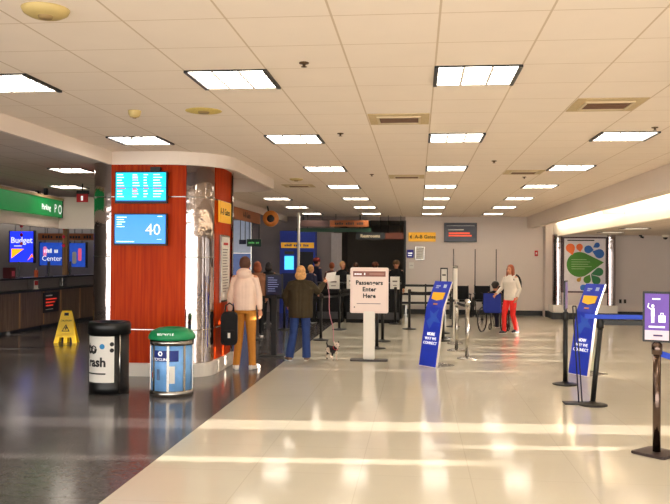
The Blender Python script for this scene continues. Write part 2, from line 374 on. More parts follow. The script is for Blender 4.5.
# ================================================================== WOOD COLUMN
CX0, CX1, CY0, CY1 = -5.00, -3.14, 11.62, 13.55
t = thing('clad_column', 'thick square column clad in glossy red wood with chrome corners and white plinth', 'column', (0, 0, 0))
for z0, z1 in ((.20, .695), (.71, 2.70), (2.715, CEIL_L)):
    MB().box(-4.63, -3.47, CY0, CY0 + .08, z0, z1).build('wood_panel', M_wood, t)
    pr = [(CX1 - .02 + .02 * math.sin(PI * i / 8), 12.20 + (13.25 - 12.20) * i / 8) for i in range(9)]
    MB().prism([(CX1 - .16, 12.20)] + pr + [(CX1 - .16, 13.25)], z0, z1, smooth=False).build('wood_panel', M_wood, t)
    MB().box(-4.6, -3.5, CY1 - .08, CY1, z0, z1).build('wood_panel', M_wood, t)
    MB().box(CX0, CX0 + .08, 11.95, 13.3, z0, z1).build('wood_panel', M_wood, t)
def corner(cx, cy, r, a0, a1, z0, z1, sx=1, sy=1):
    MB().lathe([(r, z0), (r, z1)], (cx, cy, 0), 24, a0, a1, sx, sy).build('chrome_corner', M_chrome, t)
for z0, z1 in ((.20, .705), (.705, 2.705), (2.705, CEIL_L)):
    corner(-3.46, 12.0, .36, -PI / 2 - .45, .75, z0, z1, .90, 1)
    corner(-4.65, 11.97, .33, PI, 1.5 * PI + .05, z0, z1, 1.12, 1)
    corner(-4.67, 13.25, .31, PI / 2, PI, z0, z1); corner(-3.45, 13.22, .33, -.1, PI / 2, z0, z1)
for z in (.702, 1.80, 2.708):
    MB().lathe([(.366, z - .008), (.372, z), (.366, z + .008)], (-3.46, 12.0, 0), 24, -PI / 2 - .2, .75, .90, 1).build('metal_band', M_steel, t)
    MB().lathe([(.336, z - .008), (.342, z), (.336, z + .008)], (-4.65, 11.97, 0), 24, PI, 1.5 * PI, 1.12, 1).build('metal_band', M_steel, t)
    if z == 1.80: continue
    MB().box(-4.63, -3.47, CY0 - .002, CY0 + .01, z - .007, z + .007).build('metal_band', M_steel, t)
    MB().box(CX1 - .10, CX1 + .002, 12.24, 13.25, z - .007, z + .007).build('metal_band', M_steel, t)
pl = [(CX0 - .03, 13.3), (CX0 - .03, 12.0)] + [(-4.65 + .40 * math.cos(a), 11.97 + .385 * math.sin(a)) for a in [PI + .1 + i * (PI / 2 - .1) / 8 for i in range(9)]] \
   + [(-3.46 + .365 * math.cos(a), 12.0 + .41 * math.sin(a)) for a in [-PI / 2 + i * (PI / 2) / 10 for i in range(11)]] + [(-3.10, 13.25), (-3.4, 13.62), (-4.6, 13.62)]
MB().prism(pl, 0, .20).build('plinth', M_white, t)
MB().box(-4.5, -3.5, 12.2, 13.2, 0.2, CEIL_L).build('core', M_dkwall, t)

def monitor(x0, x1, z0, z1, scr, lab):
    t = thing('wall_monitor', lab, 'screen', (0, 0, 0))
    MB().box(x0, x1, 11.50, 11.56, z0, z1).build('casing', M_black, t, bevel=.006)
    MB().box(x0 + .2, x1 - .2, 11.56, 11.62, (z0 + z1) / 2 - .1, (z0 + z1) / 2 + .1).build('wall_mount', M_black, t)
    s_ = MB().box(x0 + .02, x1 - .02, 11.496, 11.502, z0 + .03, z1 - .02).build('display', scr, t)
    return t
t = monitor(-4.53, -3.72, 2.60, 3.08, M_scr, 'upper wall monitor on the wood column showing a cyan flight table')
M_row = mat('row_white', (200, 244, 250), .4, var=0, emit=.8); M_rowr = mat('row_red', (200, 60, 90), .4, var=0, emit=.5); M_rowb = mat('row_navy', (10, 60, 140), .4, var=0, emit=.3)
g = MB(); gr = MB(); gn = MB()
for k in range(9):
    z = 3.03 - k * .041
    g = MB()
    for c0, c1 in ((-4.49, -4.36), (-4.25, -4.14), (-4.08, -4.0), (-3.93, -3.76)):
        ww = (c1 - c0) * random.uniform(.55, 1)
        g.box(c0, c0 + ww, 11.492, 11.497, z - .008, z + .006)
    g.build('table_row', M_row if k != 5 else M_rowr, t)
gn.box(-4.51, -3.74, 11.492, 11.497, 2.835, 2.842); gn.box(-4.51, -3.74, 11.492, 11.497, 2.628, 2.645)
for k in (0, 1, 2): gr.box(-4.25, -4.17, 11.490, 11.495, 3.0 - k * .03, 3.012 - k * .03); gr.box(-4.25, -4.17, 11.490, 11.495, 2.80 - k * .03, 2.812 - k * .03)
gr.build('red_rows', M_rowr, t); gn.build('rule_lines', M_rowb, t)
MB().box(-4.0, -3.85, 11.55, 11.62, 3.08, 3.15).build('bracket', M_black, t)
t = monitor(-4.54, -3.72, 1.97, 2.45, M_scr2, 'lower wall monitor on the wood column showing a white 40 on blue')
text('40', .24, (-3.93, 11.494, 2.20), FRONT, M_text_w, t, 'number')
g = MB()
for k, ww in enumerate((.15, .11, .13, .08, .12)): g.box(-4.49, -4.49 + ww, 11.492, 11.497, 2.385 - k * .035, 2.397 - k * .035)
g.box(-3.86, -3.79, 11.492, 11.497, 2.40, 2.41); g.box(-4.49, -4.22, 11.492, 11.497, 2.02, 2.032); g.box(-3.87, -3.8, 11.492, 11.497, 2.06, 2.065)
g.build('small_print', M_row, t)
t = thing('gate_sign', 'yellow gates sign fixed to the right side of the wood column', 'sign', (-3.125, 12.66, 2.53))
MB().box(-.012, .012, -.38, .38, -.17, .17).build('panel', M_yelsign, t)
text('A-B Gates', .15, (.014, -.03, 0), EAST, M_text_k, t)
t = thing('notice_board', 'tall narrow white notice on the right side of the wood column', 'notice', (-3.125, 12.68, 1.62))
MB().box(-.012, .012, -.30, .30, -.54, .54).build('frame', M_steel, t)
MB().box(.010, .016, -.27, .27, -.51, .51).build('sheet', M_paper, t)
g = MB()
for k in range(16): g.box(.015, .018, -.2, -.2 + random.uniform(.2, .4), .30 - k * .045, .312 - k * .045)
g.build('small_print', mat('grey_print', (120, 110, 106), .7), t); MB().box(.015, .018, -.15, .15, .38, .42).build('heading', M_red, t)

# ================================================================== BINS
t = thing('trash_can', 'black round trash can with a white label beside the wood column', 'trash can', (-4.07, 10.2, 0))
R = .258
MB().lathe([(0, 0), (R, 0), (R, .10), (R * .985, .11), (R * .985, .78), (0, .78)], n=48).build('body', M_black, t)
MB().lathe([(R * .9, .775), (R * 1.07, .78), (R * 1.08, .90), (R * 1.02, .935), (R * .9, .94), (R * .45, .925), (R * .43, .87), (0, .87)], n=48).build('lid', M_black, t)
MB().lathe([(R * 1.0, .16), (R * 1.0, .76)], (0, 0, 0), 24, 1.5 * PI - .98, 1.5 * PI + .62).build('label_wrap', M_paper, t)
for a in (PI + .08, 1.5 * PI + .9): MB().tube([(R * 1.02 * math.cos(a), R * 1.02 * math.sin(a), .02), (R * 1.02 * math.cos(a), R * 1.02 * math.sin(a), .78)], .012, 8).build('side_bar', M_steel, t)
def bent_text(body, size, ac, zc, r, m, parent, name='lettering', bold=0.0):
    o = text(body, size, (0, 0, 0), (0, 0, 0), m, parent, name, bold=bold, ext=.001)
    for v in o.data.vertices:
        x, y_, z = v.co; a = ac + x / r; rr_ = r + z + .001; v.co = (rr_ * math.cos(a), rr_ * math.sin(a), zc + y_)
    return o
bent_text('Trash', .165, 1.5 * PI - .52, .42, R * 1.005, M_text_k, t, 'lettering', .006)
bent_text('to', .20, 1.5 * PI - .62, .60, R * 1.005, M_text_k, t, 'lettering', .010)
MB().lathe([(R * 1.008, .265), (R * 1.008, .285)], (0, 0, 0), 20, 1.5 * PI - .95, 1.5 * PI + .2).build('rule_line', M_text_k, t)
o = MB().lathe([(0, 0), (.035, 0)], n=20).build('blue_dot', mat('blue_dot', (30, 130, 190), .5), t)
a = 1.5 * PI + .02; o.location = (R * 1.01 * math.cos(a), R * 1.01 * math.sin(a), .63); o.rotation_euler = (PI / 2, 0, 0)
for an, zz in ((.5, .66), (.5, .58)):
    a = 1.5 * PI + an; o = MB().lathe([(0, 0), (.028, 0)], n=16).build('icon', M_text_k, t); o.location = (R * 1.012 * math.cos(a), R * 1.012 * math.sin(a), zz); o.rotation_euler = (PI / 2, 0, an)

t = thing('recycling_bin', 'blue recycling bin with green domed lid and steel frame in front of the column', 'recycling bin', (-3.20, 10.15, 0))
R = .285; M_binblue = mat('bin_blue_bag', (124, 182, 244), .35, var=.15, scale=9); M_grn = mat('green_lid', (16, 140, 84), .4)
MB().lathe([(0, .03), (R * .93, .03), (R * .93, .70), (0, .70)], n=48).build('body', M_binblue, t)
MB().lathe([(R * .94, 0), (R, 0), (R, .075), (R * .94, .08), (R * .94, 0)], n=48).build('base_ring', M_steel, t)
MB().lathe([(R * .94, .66), (R, .66), (R, .73), (R * .94, .73), (R * .94, .66)], n=48).build('top_ring', M_steel, t)
for k in range(8):
    a = 1.5 * PI + .13 + k * PI / 4
    MB().box(-.016, .016, R * .945, R * .985, .06, .68, Matrix.Rotation(a - PI / 2, 4, 'Z')).build('frame_bar', M_steel, t)
MB().lathe([(R * 1.04, .73), (R * 1.07, .74), (R * 1.06, .78), (R * .92, .835), (R * .6, .875), (R * .45, .88), (R * .42, .84), (0, .84)], n=48).build('lid', M_grn, t)
bent_text('RECYCLE', .055, 1.5 * PI, .80, R * 1.02, M_text_w, t)
MB().lathe([(R * .96, .46), (R * .96, .60)], (0, 0, 0), 24, 1.5 * PI - .75, 1.5 * PI + .62).build('label', mat('navy_label', (14, 42, 130), .5), t)
bent_text('RECYCLING', .05, 1.5 * PI - .28, .485, R * .965, M_text_w, t)
o = MB().lathe([(.018, 0), (.034, 0)], n=6).build('recycling_symbol', M_text_w, t); a = 1.5 * PI - .25
o.location = (R * .972 * math.cos(a), R * .972 * math.sin(a), .56); o.rotation_euler = (PI / 2, 0, -.25)
for an, w_, z0, z1, mm in ((-.80, .10, .20, .34, M_paper), (-.45, .16, .22, .36, mat('bottle_grey', (96, 120, 160), .4)), (.10, .35, .18, .40, M_paper), (-.80, .07, .24, .31, M_red)):
    MB().lathe([(R * (.962 if mm is not M_red else .968), z0), (R * (.962 if mm is not M_red else .968), z1)], (0, 0, 0), 8, 1.5 * PI + an, 1.5 * PI + an + w_).build('pictogram', mm, t)

# ================================================================== WET FLOOR SIGN
t = thing('wet_floor_sign', 'yellow folding wet floor sign standing on the dark floor', 'wet floor sign', (-7.27, 15.9, 0), .12)
prof = [(-.24, 0), (-.165, 0), (-.13, .13), (.13 - .10, .13), (.0 - .0, .13)]
half = [(-.235, 0), (-.15, 0), (-.125, .12), (-.035, .12), (-.03, 0), (.03, 0), (.035, .12), (.125, .12), (.15, 0), (.235, 0), (.115, .62), (.10, .66), (-.10, .66), (-.115, .62)]
for s in (-1, 1):
    M = Matrix.Rotation(s * .16, 4, 'X') @ RF
    o = MB().prism(half, -.008, .008, M).build('panel', M_yel, t, loc=(0, s * .105, 0))
    if s < 0:
        pass
Mf = Matrix.Rotation(-.16, 4, 'X') @ RF
MB().prism([(-.045, .57), (.045, .57), (.045, .63), (-.045, .63)], .0085, .012, Mf).build('handle_slot', M_text_k, t, loc=(0, -.105, 0))
MB().prism([(-.085, .24), (.085, .24), (0, .39)], .0085, .011, Mf).build('warning_triangle', M_text_k, t, loc=(0, -.105, 0))
MB().prism([(-.055, .258), (.055, .258), (0, .355)], .011, .013, Mf).build('triangle_field', M_yel, t, loc=(0, -.105, 0))
MB().prism([(-.008, .27), (.012, .27), (.02, .33), (-.01, .33)], .013, .015, Mf).build('figure', M_text_k, t, loc=(0, -.105, 0))
text('CAUTION', .05, (0, -.032 - .013, .46), (PI / 2 - .16, 0, 0), M_text_k, t)
MB().tube([(-.10, 0, .655), (.10, 0, .655)], .012, 8).build('hinge', M_yel, t)

# ================================================================== RENTAL DESKS (left)
# header fascia of the rental area with the green parking sign
struct(MB().prism([(-7.25, 9.0), (-7.98, 17.0), (-6.9, 17.2), (-6.9, 17.35), (-8.13, 17.15), (-7.40, 9.0)], 2.42, 3.13).build('wall_header', M_fascia))
t = thing('parking_sign', 'long green parking sign on the header above the rental desks', 'sign', (-7.985, 16.95, 2.66), .091)
MB().box(.01, .10, -7.2, 0, .0, .37).build('panel', M_green, t)
MB().box(.0, .13, -7.2, .01, .37, .42).build('cap_strip', mat('tan_strip', (188, 160, 120), .5), t)
MB().box(.0, .11, -.0, .02, -.01, .38).build('end_cap', M_black, t)
text('Parking', .17, (.105, -.95, .17), EAST, M_text_w, t); text('P', .26, (.105, -.42, .17), EAST, M_text_w, t)
o = MB().lathe([(.07, 0), (.105, 0)], n=20).build('round_icon', M_text_w, t, loc=(.108, -.16, .17), rot=EAST)
MB().box(-.04, .04, -1.2, -1.1, .42, .50).build('hanger', M_black, t)
t = thing('header_post', 'black post dropping from the ceiling to the green sign', 'post', (-7.85, 16.1, 3.12)); MB().box(-.035, .035, -.03, .03, -.02, .14).build('post', M_black, t)
t = thing('hanging_sign', 'small red and black sign hanging left of the wood column', 'sign', (-6.52, 14.9, 2.93))
MB().box(-.11, .11, -.02, .02, -.07, .09).build('panel', M_red, t); MB().box(-.11, .13, -.025, .025, .09, .16).build('top_box', M_black, t)
MB().tube([(0, 0, .16), (0, 0, .29)], .012, 6).build('rod', M_black, t); MB().box(-.02, .02, -.022, -.02, -.04, .05).build('mark', M_text_w, t)

M_cnt = wood('counter_brown', (96, 78, 66), (128, 106, 88)); M_cnt2 = mat('counter_grey', (116, 110, 108), .5)
names = ['nearest the left edge', 'left of the brown post', 'behind the wet floor sign', 'farthest along, next to the wood column']
for k in range(4):
    y0 = 14.6 + k * 2.15
    t = thing('rental_counter', 'dark brown rental desk section %s' % names[k], 'counter', (-9.3, y0, 0), 0, 'rental desk sections')
    MB().box(-.7, 0, 0, 2.13, .08, .93).build('body', M_cnt, t)
    MB().box(-.72, .04, 0, 2.13, .93, .97).build('worktop', M_black, t)
    MB().box(-.66, -.02, 0.01, 2.12, 0, .08).build('toe_kick', M_black, t)
    MB().box(-.7, -.35, 0.02, 2.11, .97, 1.22).build('upstand', M_cnt2, t)
    MB().box(-.75, -.28, 0, 2.13, 1.22, 1.26).build('transaction_shelf', M_black, t)
    MB().box(.0, .012, .08, .12, .1, .92).box(.0, .012, 1.02, 1.08, .1, .92).build('pilaster', M_ltwood, t)
t = thing('counter_poster', 'black poster with red lines on the front of the rental desk', 'poster', (-9.285, 19.35, .62))
MB().box(0, .02, -.42, .42, -.24, .26).build('board', M_black, t)
g = MB(); [g.box(.02, .024, -.3, .3 - .1 * k, .08 - k * .08, .11 - k * .08) for k in range(3)]; g.build('red_lines', mat('red_glow', (230, 60, 40), .5, emit=.3), t)
g = MB(); [g.box(.02, .024, -.3, .1, -.17 - k * .05, -.155 - k * .05) for k in range(1)]; g.box(.02, .024, -.3, .05, .17, .2); g.build('white_lines', M_paper, t)
t = thing('counter_post', 'square light brown post rising from the rental desk to the ceiling', 'post', (-10.8, 23.5, 0))
MB().box(-.07, .07, -.07, .07, 0, CEIL_L).build('shaft', M_ltwood, t); MB().box(-.09, .09, -.09, .09, 0, .15).build('base_block', M_brown, t)
def lit_sign(x0, x1, z0, z1, yy, m, lab):
    t = thing('lit_sign', lab, 'sign', (x0, yy, z0)); MB().tube([(.15, .06, z1 - z0), (.15, .06, CEIL_L - z0)], .012, 6).build('hanger_rod', M_black, t); MB().tube([(x1 - x0 - .15, .06, z1 - z0), (x1 - x0 - .15, .06, CEIL_L - z0)], .012, 6).build('hanger_rod', M_black, t); MB().box(0, x1 - x0, 0, .12, 0, z1 - z0).build('light_box', m, t)
    MB().box(-.03, 0, -.01, .13, -.03, z1 - z0 + .03).box(x1 - x0, x1 - x0 + .03, -.01, .13, -.03, z1 - z0 + .03).build('frame', M_black, t); return t
M_lb = mat('lit_blue', (24, 40, 200), .4, emit=1.0); M_lb2 = mat('lit_blue_dim', (24, 60, 150), .4, var=.3, scale=6, emit=.55)
t = lit_sign(-13.58, -12.76, 1.60, 2.62, 25.3, M_lb, 'bright blue backlit Budget rental sign with a yellow triangle')
text('Budget', .27, (.41, -.004, .72), FRONT, M_text_w, t, bold=.006)
MB().prism([(.06, .12), (.50, .44), (.06, .44)], 0.001, .006, RF).build('triangle', mat('lit_orange', (250, 160, 20), .5, emit=.7), t)
MB().prism([(.62, .05), (.78, .28), (.86, .10), (.78, .18)], 0.001, .006, RF).build('figure', mat('lit_orange2', (250, 120, 40), .5, emit=.7), t)
MB().box(.15, .42, -.006, -.001, .52, .55).build('print', M_text_w, t)
t = lit_sign(-12.53, -11.75, 1.50, 2.25, 25.3, M_lb2, 'dim blue backlit Center sign right of the bright one')
scribble(.5, .14, (.4, -.004, .48), FRONT, M_text_w, t, 7); text('Center', .24, (.42, -.004, .22), FRONT, M_text_w, t)
MB().prism(rr(.12, .24, .3, .62, .05), .001, .006, RF).build('pink_figure', mat('pink', (220, 120, 170), .5, emit=.3), t)
t = lit_sign(-11.5, -10.95, 1.45, 2.24, 25.3, M_lb2, 'narrow blue poster panel between post and wood column')
MB().prism(rr(.3, .42, .2, .62, .05), .001, .006, RF).build('pink_figure', mat('pink2', (230, 90, 120), .5, emit=.3), t); MB().prism(rr(.1, .24, .1, .5, .05), .001, .006, RF).build('pale_figure', M_paper, t)
t = thing('wood_header_sign', 'long dark orange sign board over the blue posters', 'sign', (-12.45, 25.0, 2.33))
MB().box(0, 2.1, 0, .08, 0, .22).build('board', M_orsign, t); scribble(1.7, .10, (1.0, -.004, .11), FRONT, M_text_k, t, 18)
MB().tube([(.3, .04, .22), (.3, .04, .91)], .012, 6).build('rod', M_black, t); MB().tube([(1.8, .04, .22), (1.8, .04, .91)], .012, 6).build('rod', M_black, t)
def small(lab, cat, name, loc, parts, rz=0, group=None):
    t = thing(name, lab, cat, loc, rz, group)
    for pn, (x0, x1, y0, y1, z0, z1), m in parts: MB().box(x0, x1, y0, y1, z0, z1).build(pn, m, t, bevel=min(.008, (x1 - x0) / 4, (y1 - y0) / 4, (z1 - z0) / 4))
    return t
for i, (yy, lab) in enumerate([(17.5, 'black computer on the rental desk at the left edge'), (18.7, 'black computer on the rental desk below the Budget sign'), (20.3, 'black computer on the rental desk by the brown post'), (21.6, 'black computer on the rental desk next to the wood column')]):
    small(lab, 'computer', 'computer_monitor', (-9.80, yy, 1.26), [('foot', (-.1, .1, -.12, .12, 0, .02), M_black), ('stem', (-.02, .02, -.03, .03, .02, .12), M_black), ('screen', (-.025, .025, -.24, .24, .10, .40), M_black)], .5)
small('red card box on the rental desk below the Budget sign', 'box', 'display_box', (-9.75, 18.15, 1.26), [('box', (-.1, .1, -.12, .12, 0, .26), mat('maroon', (90, 26, 30), .6)), ('card', (.1, .106, -.07, .07, .05, .18), mat('pink_card', (220, 90, 110), .6))])
small('small white and red notice on the rental desk worktop', 'notice', 'notice_stand', (-9.45, 18.9, .975), [('foot', (-.04, .04, -.1, .1, 0, .012), M_paper), ('sheet', (-.006, .006, -.1, .1, .012, .22), M_paper), ('red_field', (.006, .009, -.09, .09, .10, .21), M_red)])
small('orange bottle standing on the rental desk', 'bottle', 'dispenser', (-9.75, 19.5, 1.26), [('body', (-.04, .04, -.04, .04, 0, .18), mat('orange_plastic', (230, 110, 60), .5)), ('nozzle', (-.01, .01, -.01, .01, .18, .24), M_paper)])
small('card terminal fixed to the grey upstand of the rental desk', 'card terminal', 'card_terminal', (-9.50, 20.6, .975), [('body', (-.12, -.02, -.06, .06, 0, .24), M_steel), ('screen', (-.02, -.015, -.04, .04, .12, .2), M_black)])
for i, (yy, xx) in enumerate(((17.9, -8.6), (18.8, -8.4), (20.2, -9.4))):
    pass
for i, (x, yy, z, lab) in enumerate([(-11.2, 21.5, 2.2, 'left string of red heart decorations over the rental desk'), (-9.95, 21.5, 2.15, 'right string of red heart decorations by the brown post')]):
    t = thing('hanging_decoration', lab, 'decoration', (x, yy, z), 0, 'red hanging decorations')
    MB().tube([(0, 0, -.1), (0, 0, CEIL_L - z)], .004, 5).build('string', M_red, t)
    for k in range(4): MB().ell((0, 0, .25 * k - .05), (.05, .02, .05), 8, 6).build('heart', mat('red_shine', (226, 30, 60), .3), t)

# ================================================================== STANCHIONS
M_belt = mat('black_belt', (16, 16, 18), .7); M_bluebelt = mat('blue_belt', (30, 70, 200), .6)
def stanchion(lab, x, yy, m=M_black, h=1.02, belts=(), rz=0, base='round', r=.032, group='belt stanchions', tilt=0.0, beltm=None):
    t = thing('belt_stanchion', lab, 'stanchion', (x, yy, 0), rz, group); t.rotation_euler = (0, 0, 0)
    if base == 'round': MB().lathe([(0, 0), (.18, 0), (.18, .012), (.14, .024), (.05, .034), (.035, .05), (0, .05)], n=28).build('base', m, t)
    else: MB().prism([(x_ * math.cos(rz) - y_ * math.sin(rz), x_ * math.sin(rz) + y_ * math.cos(rz)) for x_, y_ in rr(-.17, .17, -.17, .17, .03)], 0, .025).build('base', m, t, bevel=.006)
    MB().tube([(0, 0, .02), (tilt, 0, h - .12)], r, 14).build('post', m, t)
    MB().tube([(tilt, 0, h - .12), (tilt, 0, h - .11), (tilt, 0, h - .02), (tilt, 0, h)], [r, r * 1.35, r * 1.35, r * .8], 14).build('cap', M_black if m is M_black else m, t)
    for (x2, y2, zz) in belts:
        a = Vector((tilt, 0, zz)); b = Vector((x2 - x, y2 - yy, zz)); d = (b - a).normalized(); n_ = Vector((-d.y, d.x, 0)) * .004
        g = MB(); N = 8; vs = []
        for i in range(N + 1):
            p = a.lerp(b, i / N) + d * (r * (1 - 2 * i / N)); sag = -.015 * math.sin(PI * i / N)
            for dz in (-.025, .025):
                for sg in (-1, 1): vs.append(p + n_ * sg + Vector((0, 0, dz + sag)))
        fs = []
        for i in range(N):
            o = i * 4; fs += [(o, o + 4, o + 6, o + 2), (o + 1, o + 3, o + 7, o + 5), (o, o + 1, o + 5, o + 4), (o + 2, o + 6, o + 7, o + 3)]
        fs += [(0, 2, 3, 1), (N * 4, N * 4 + 1, N * 4 + 3, N * 4 + 2)]
        g.add(vs, fs).build('belt', beltm or M_belt, t)
    return t
# queue at the back, black posts
Q = [('black stanchion just right of the hoodie person, behind the screen stand', -3.55, 17.2, [(-2.0, 17.2, .94)]),
     ('black stanchion behind the person in the green jacket', -2.1, 17.3, [(-1.5, 19.8, .94)]),
     ('black stanchion left of the dog walker leash, farther back', -1.95, 19.9, [(-.7, 19.9, .94)]),
     ('black stanchion directly right of the white entry sign post', -.75, 17.3, [(-.72, 15.9, .94)]),
     ('black stanchion close behind the white entry sign', -.80, 15.9, []),
     ('black stanchion behind the entry sign, next to the dark podiums', -.60, 21.9, [(-2.8, 21.6, .94)]),
     ('black stanchion left of the dark podiums', -2.9, 20.6, [(-2.0, 19.9, .94)]),
     ('black stanchion at the left end of the rail barrier', -.2, 20.4, [(.5, 20.6, .94)]),
     ('black stanchion left of the tall white pole', .55, 17.6, [(.60, 19.3, .94), (.55 + .32, 16.4, .94)]),
     ('black stanchion behind the tall white pole', .62, 19.4, [(-.2, 20.4, .94)]),
     ('black stanchion beside the parked wheelchairs', .95, 21.3, [(.62, 19.4, .94)]),
     ('black stanchion behind the hoodie person on the dark floor', -3.3, 19.6, [(-2.9, 20.6, .94)])]
for lab, x, yy, bl in Q: stanchion(lab, x, yy, belts=bl)
stanchion('shiny silver stanchion nearest, right of the left blue stand', .90, 14.5, M_steel, 1.08, belts=[(.75, 16.0, .95)], r=.036)
stanchion('shorter silver stanchion with rounded foot behind the nearest silver one', .77, 15.75, M_steel, 1.0, r=.036)
t = thing('tall_pole', 'tall white pole standing among the stanchions', 'pole', (.80, 17.0, 0))
MB().lathe([(0, 0), (.17, 0), (.16, .03), (.05, .05), (0, .05)], n=24).build('base', M_steel, t); MB().tube([(0, 0, .03), (0, 0, 1.62)], .045, 14).build('pole', M_white, t)
MB().tube([(0, 0, 1.60), (0, 0, 1.66)], .052, 14).build('cap', M_steel, t)
t = thing('framed_notice_stand', 'small framed white notice on a black post behind the blue stand', 'sign', (.60, 18.2, 0))
MB().lathe([(0, 0), (.16, 0), (.15, .02), (0, .03)], n=20).build('base', M_black, t); MB().tube([(0, 0, .02), (0, 0, 1.28)], .02, 8).build('post', M_black, t)
MB().box(-.085, .085, -.02, .02, 1.26, 1.60).build('frame', M_black, t); MB().box(-.062, .062, -.024, -.018, 1.29, 1.57).build('sheet', M_paper, t); MB().box(-.04, .04, -.027, -.023, 1.42, 1.45).build('print', M_text_k, t)
# near right group
stanchion('black leaning stanchion at right carrying the black and blue belts', 2.17, 10.14, M_black, 1.07, belts=[], rz=0, tilt=.09)
t = [o for o in COL.objects if o.name.startswith('belt_stanchion') and o.get('label', '').startswith('black leaning')][0]
for z, mm, nm, x2 in ((1.12, M_bluebelt, 'blue_belt', 4.2), (1.045, M_black, 'cross_bar', 4.2)):
    MB().box(-.10 if mm is M_bluebelt else .10, x2, -.006, .006, z - .05, z + .005).build(nm, mm, t)
MB().lathe([(0, 0), (.18, 0), (.18, .012), (.05, .034), (0, .05)], (4.22, 0, 0), 24).tube([(4.22, 0, .02), (4.22, 0, 1.14)], .032, 12).build('far_post', M_black, t)
stanchion('black round based stanchion behind the leaning one, with an edge-on sign', 2.13, 11.75, M_black, 1.05, r=.034)
t = thing('sign_blade', 'narrow purple sign seen edge-on atop the rear right stanchion', 'sign', (2.13, 11.75, 1.05), 1.25)
MB().box(-.12, .12, -.012, .012, .03, .45).build('frame', M_black, t); MB().box(-.10, .10, -.016, .016, .05, .43).build('sheet', mat('pale_purple', (150, 130, 190), .4), t); MB().box(-.02, .02, -.02, .02, 0, .04).build('clamp', M_black, t)
t = thing('belt_post_frame', 'thin double black rod frame on a flat plate in front of the right blue stand', 'stand', (1.98, 10.2, 0), .0)
MB().box(-.15, .22, -.10, .10, 0, .018).build('base_plate', M_black, t, bevel=.005)
for dx in (-.014, .026): MB().tube([(dx + .05, 0, .015), (dx - .03, 0, 1.22)], .008, 8).build('rod', M_black, t)
MB().tube([(-.044, 0, 1.22), (-.004, 0, 1.22)], .008, 8).build('top_bar', M_black, t)
# check-in sign on steel stanchion, right foreground
t = stanchion('polished stanchion with square base holding the purple check-in sign at right', 2.22, 7.66, mat('dark_polished_steel', (104, 88, 80), .16, 1.0), 1.04, rz=.75, base='square', r=.036)
for ch in t.children:
    if ch.name.startswith('base'): ch.data.materials[0] = mat('bronze_base', (70, 58, 56), .4, .3)
g = MB(); N = 10; vs = []; fs = []
for i in range(N + 1):
    u = i / N; p = Vector((.04 + 1.3 * u, .35 * u, .93 - .42 * u + .18 * u * u))
    for dz in (-.028, .028):
        for sg in (-1, 1): vs.append(p + Vector((-.001 * sg, .004 * sg, dz)))
for i in range(N): o = i * 4; fs += [(o, o + 4, o + 6, o + 2), (o + 1, o + 3, o + 7, o + 5), (o, o + 1, o + 5, o + 4), (o + 2, o + 6, o + 7, o + 3)]
g.add(vs, fs).build('blue_belt', M_bluebelt, t)
t = thing('queue_sign', 'purple framed sign with white figure and suitcase on the right stanchion', 'sign', (2.22, 7.66, 1.04), -.42)
MB().box(-.125, .125, -.014, .014, 0, .47).build('frame', M_black, t, bevel=.004)
MB().box(-.105, .105, -.018, -.012, .11, .45).build('purple_sheet', mat('purple_sheet', (98, 62, 158), .4, var=.1, scale=4, emit=.15), t)
MB().box(-.105, .105, -.018, -.012, .02, .11).build('white_strip', mat('pinkish_white', (226, 210, 226), .5), t)
MB().ell((-.035, -.020, .335), (.014, .003, .016), 10, 6).box(-.05, -.02, -.022, -.018, .24, .315).box(-.048, -.037, -.022, -.018, .18, .245).box(-.033, -.022, -.022, -.018, .18, .245).tube([(-.048, -.02, .305), (-.078, -.02, .325), (-.07, -.02, .36)], .006, 6).build('figure', M_text_w, t)
MB().box(.015, .075, -.022, -.018, .185, .25).box(.032, .037, -.022, -.018, .25, .272).box(.053, .058, -.022, -.018, .25, .272).box(.032, .058, -.022, -.018, .268, .274).build('suitcase_icon', M_text_w, t)
text('PRIORITY', .034, (0, -.02, .40), FRONT, M_text_w, t) if False else MB().box(-.04, .03, -.022, -.018, .395, .408).box(-.07, .07, -.022, -.018, .135, .15).build('small_print', M_text_w, t)
MB().box(-.03, .05, -.022, -.018, .055, .07).build('dark_print', mat('navy_print', (60, 30, 100), .5), t)

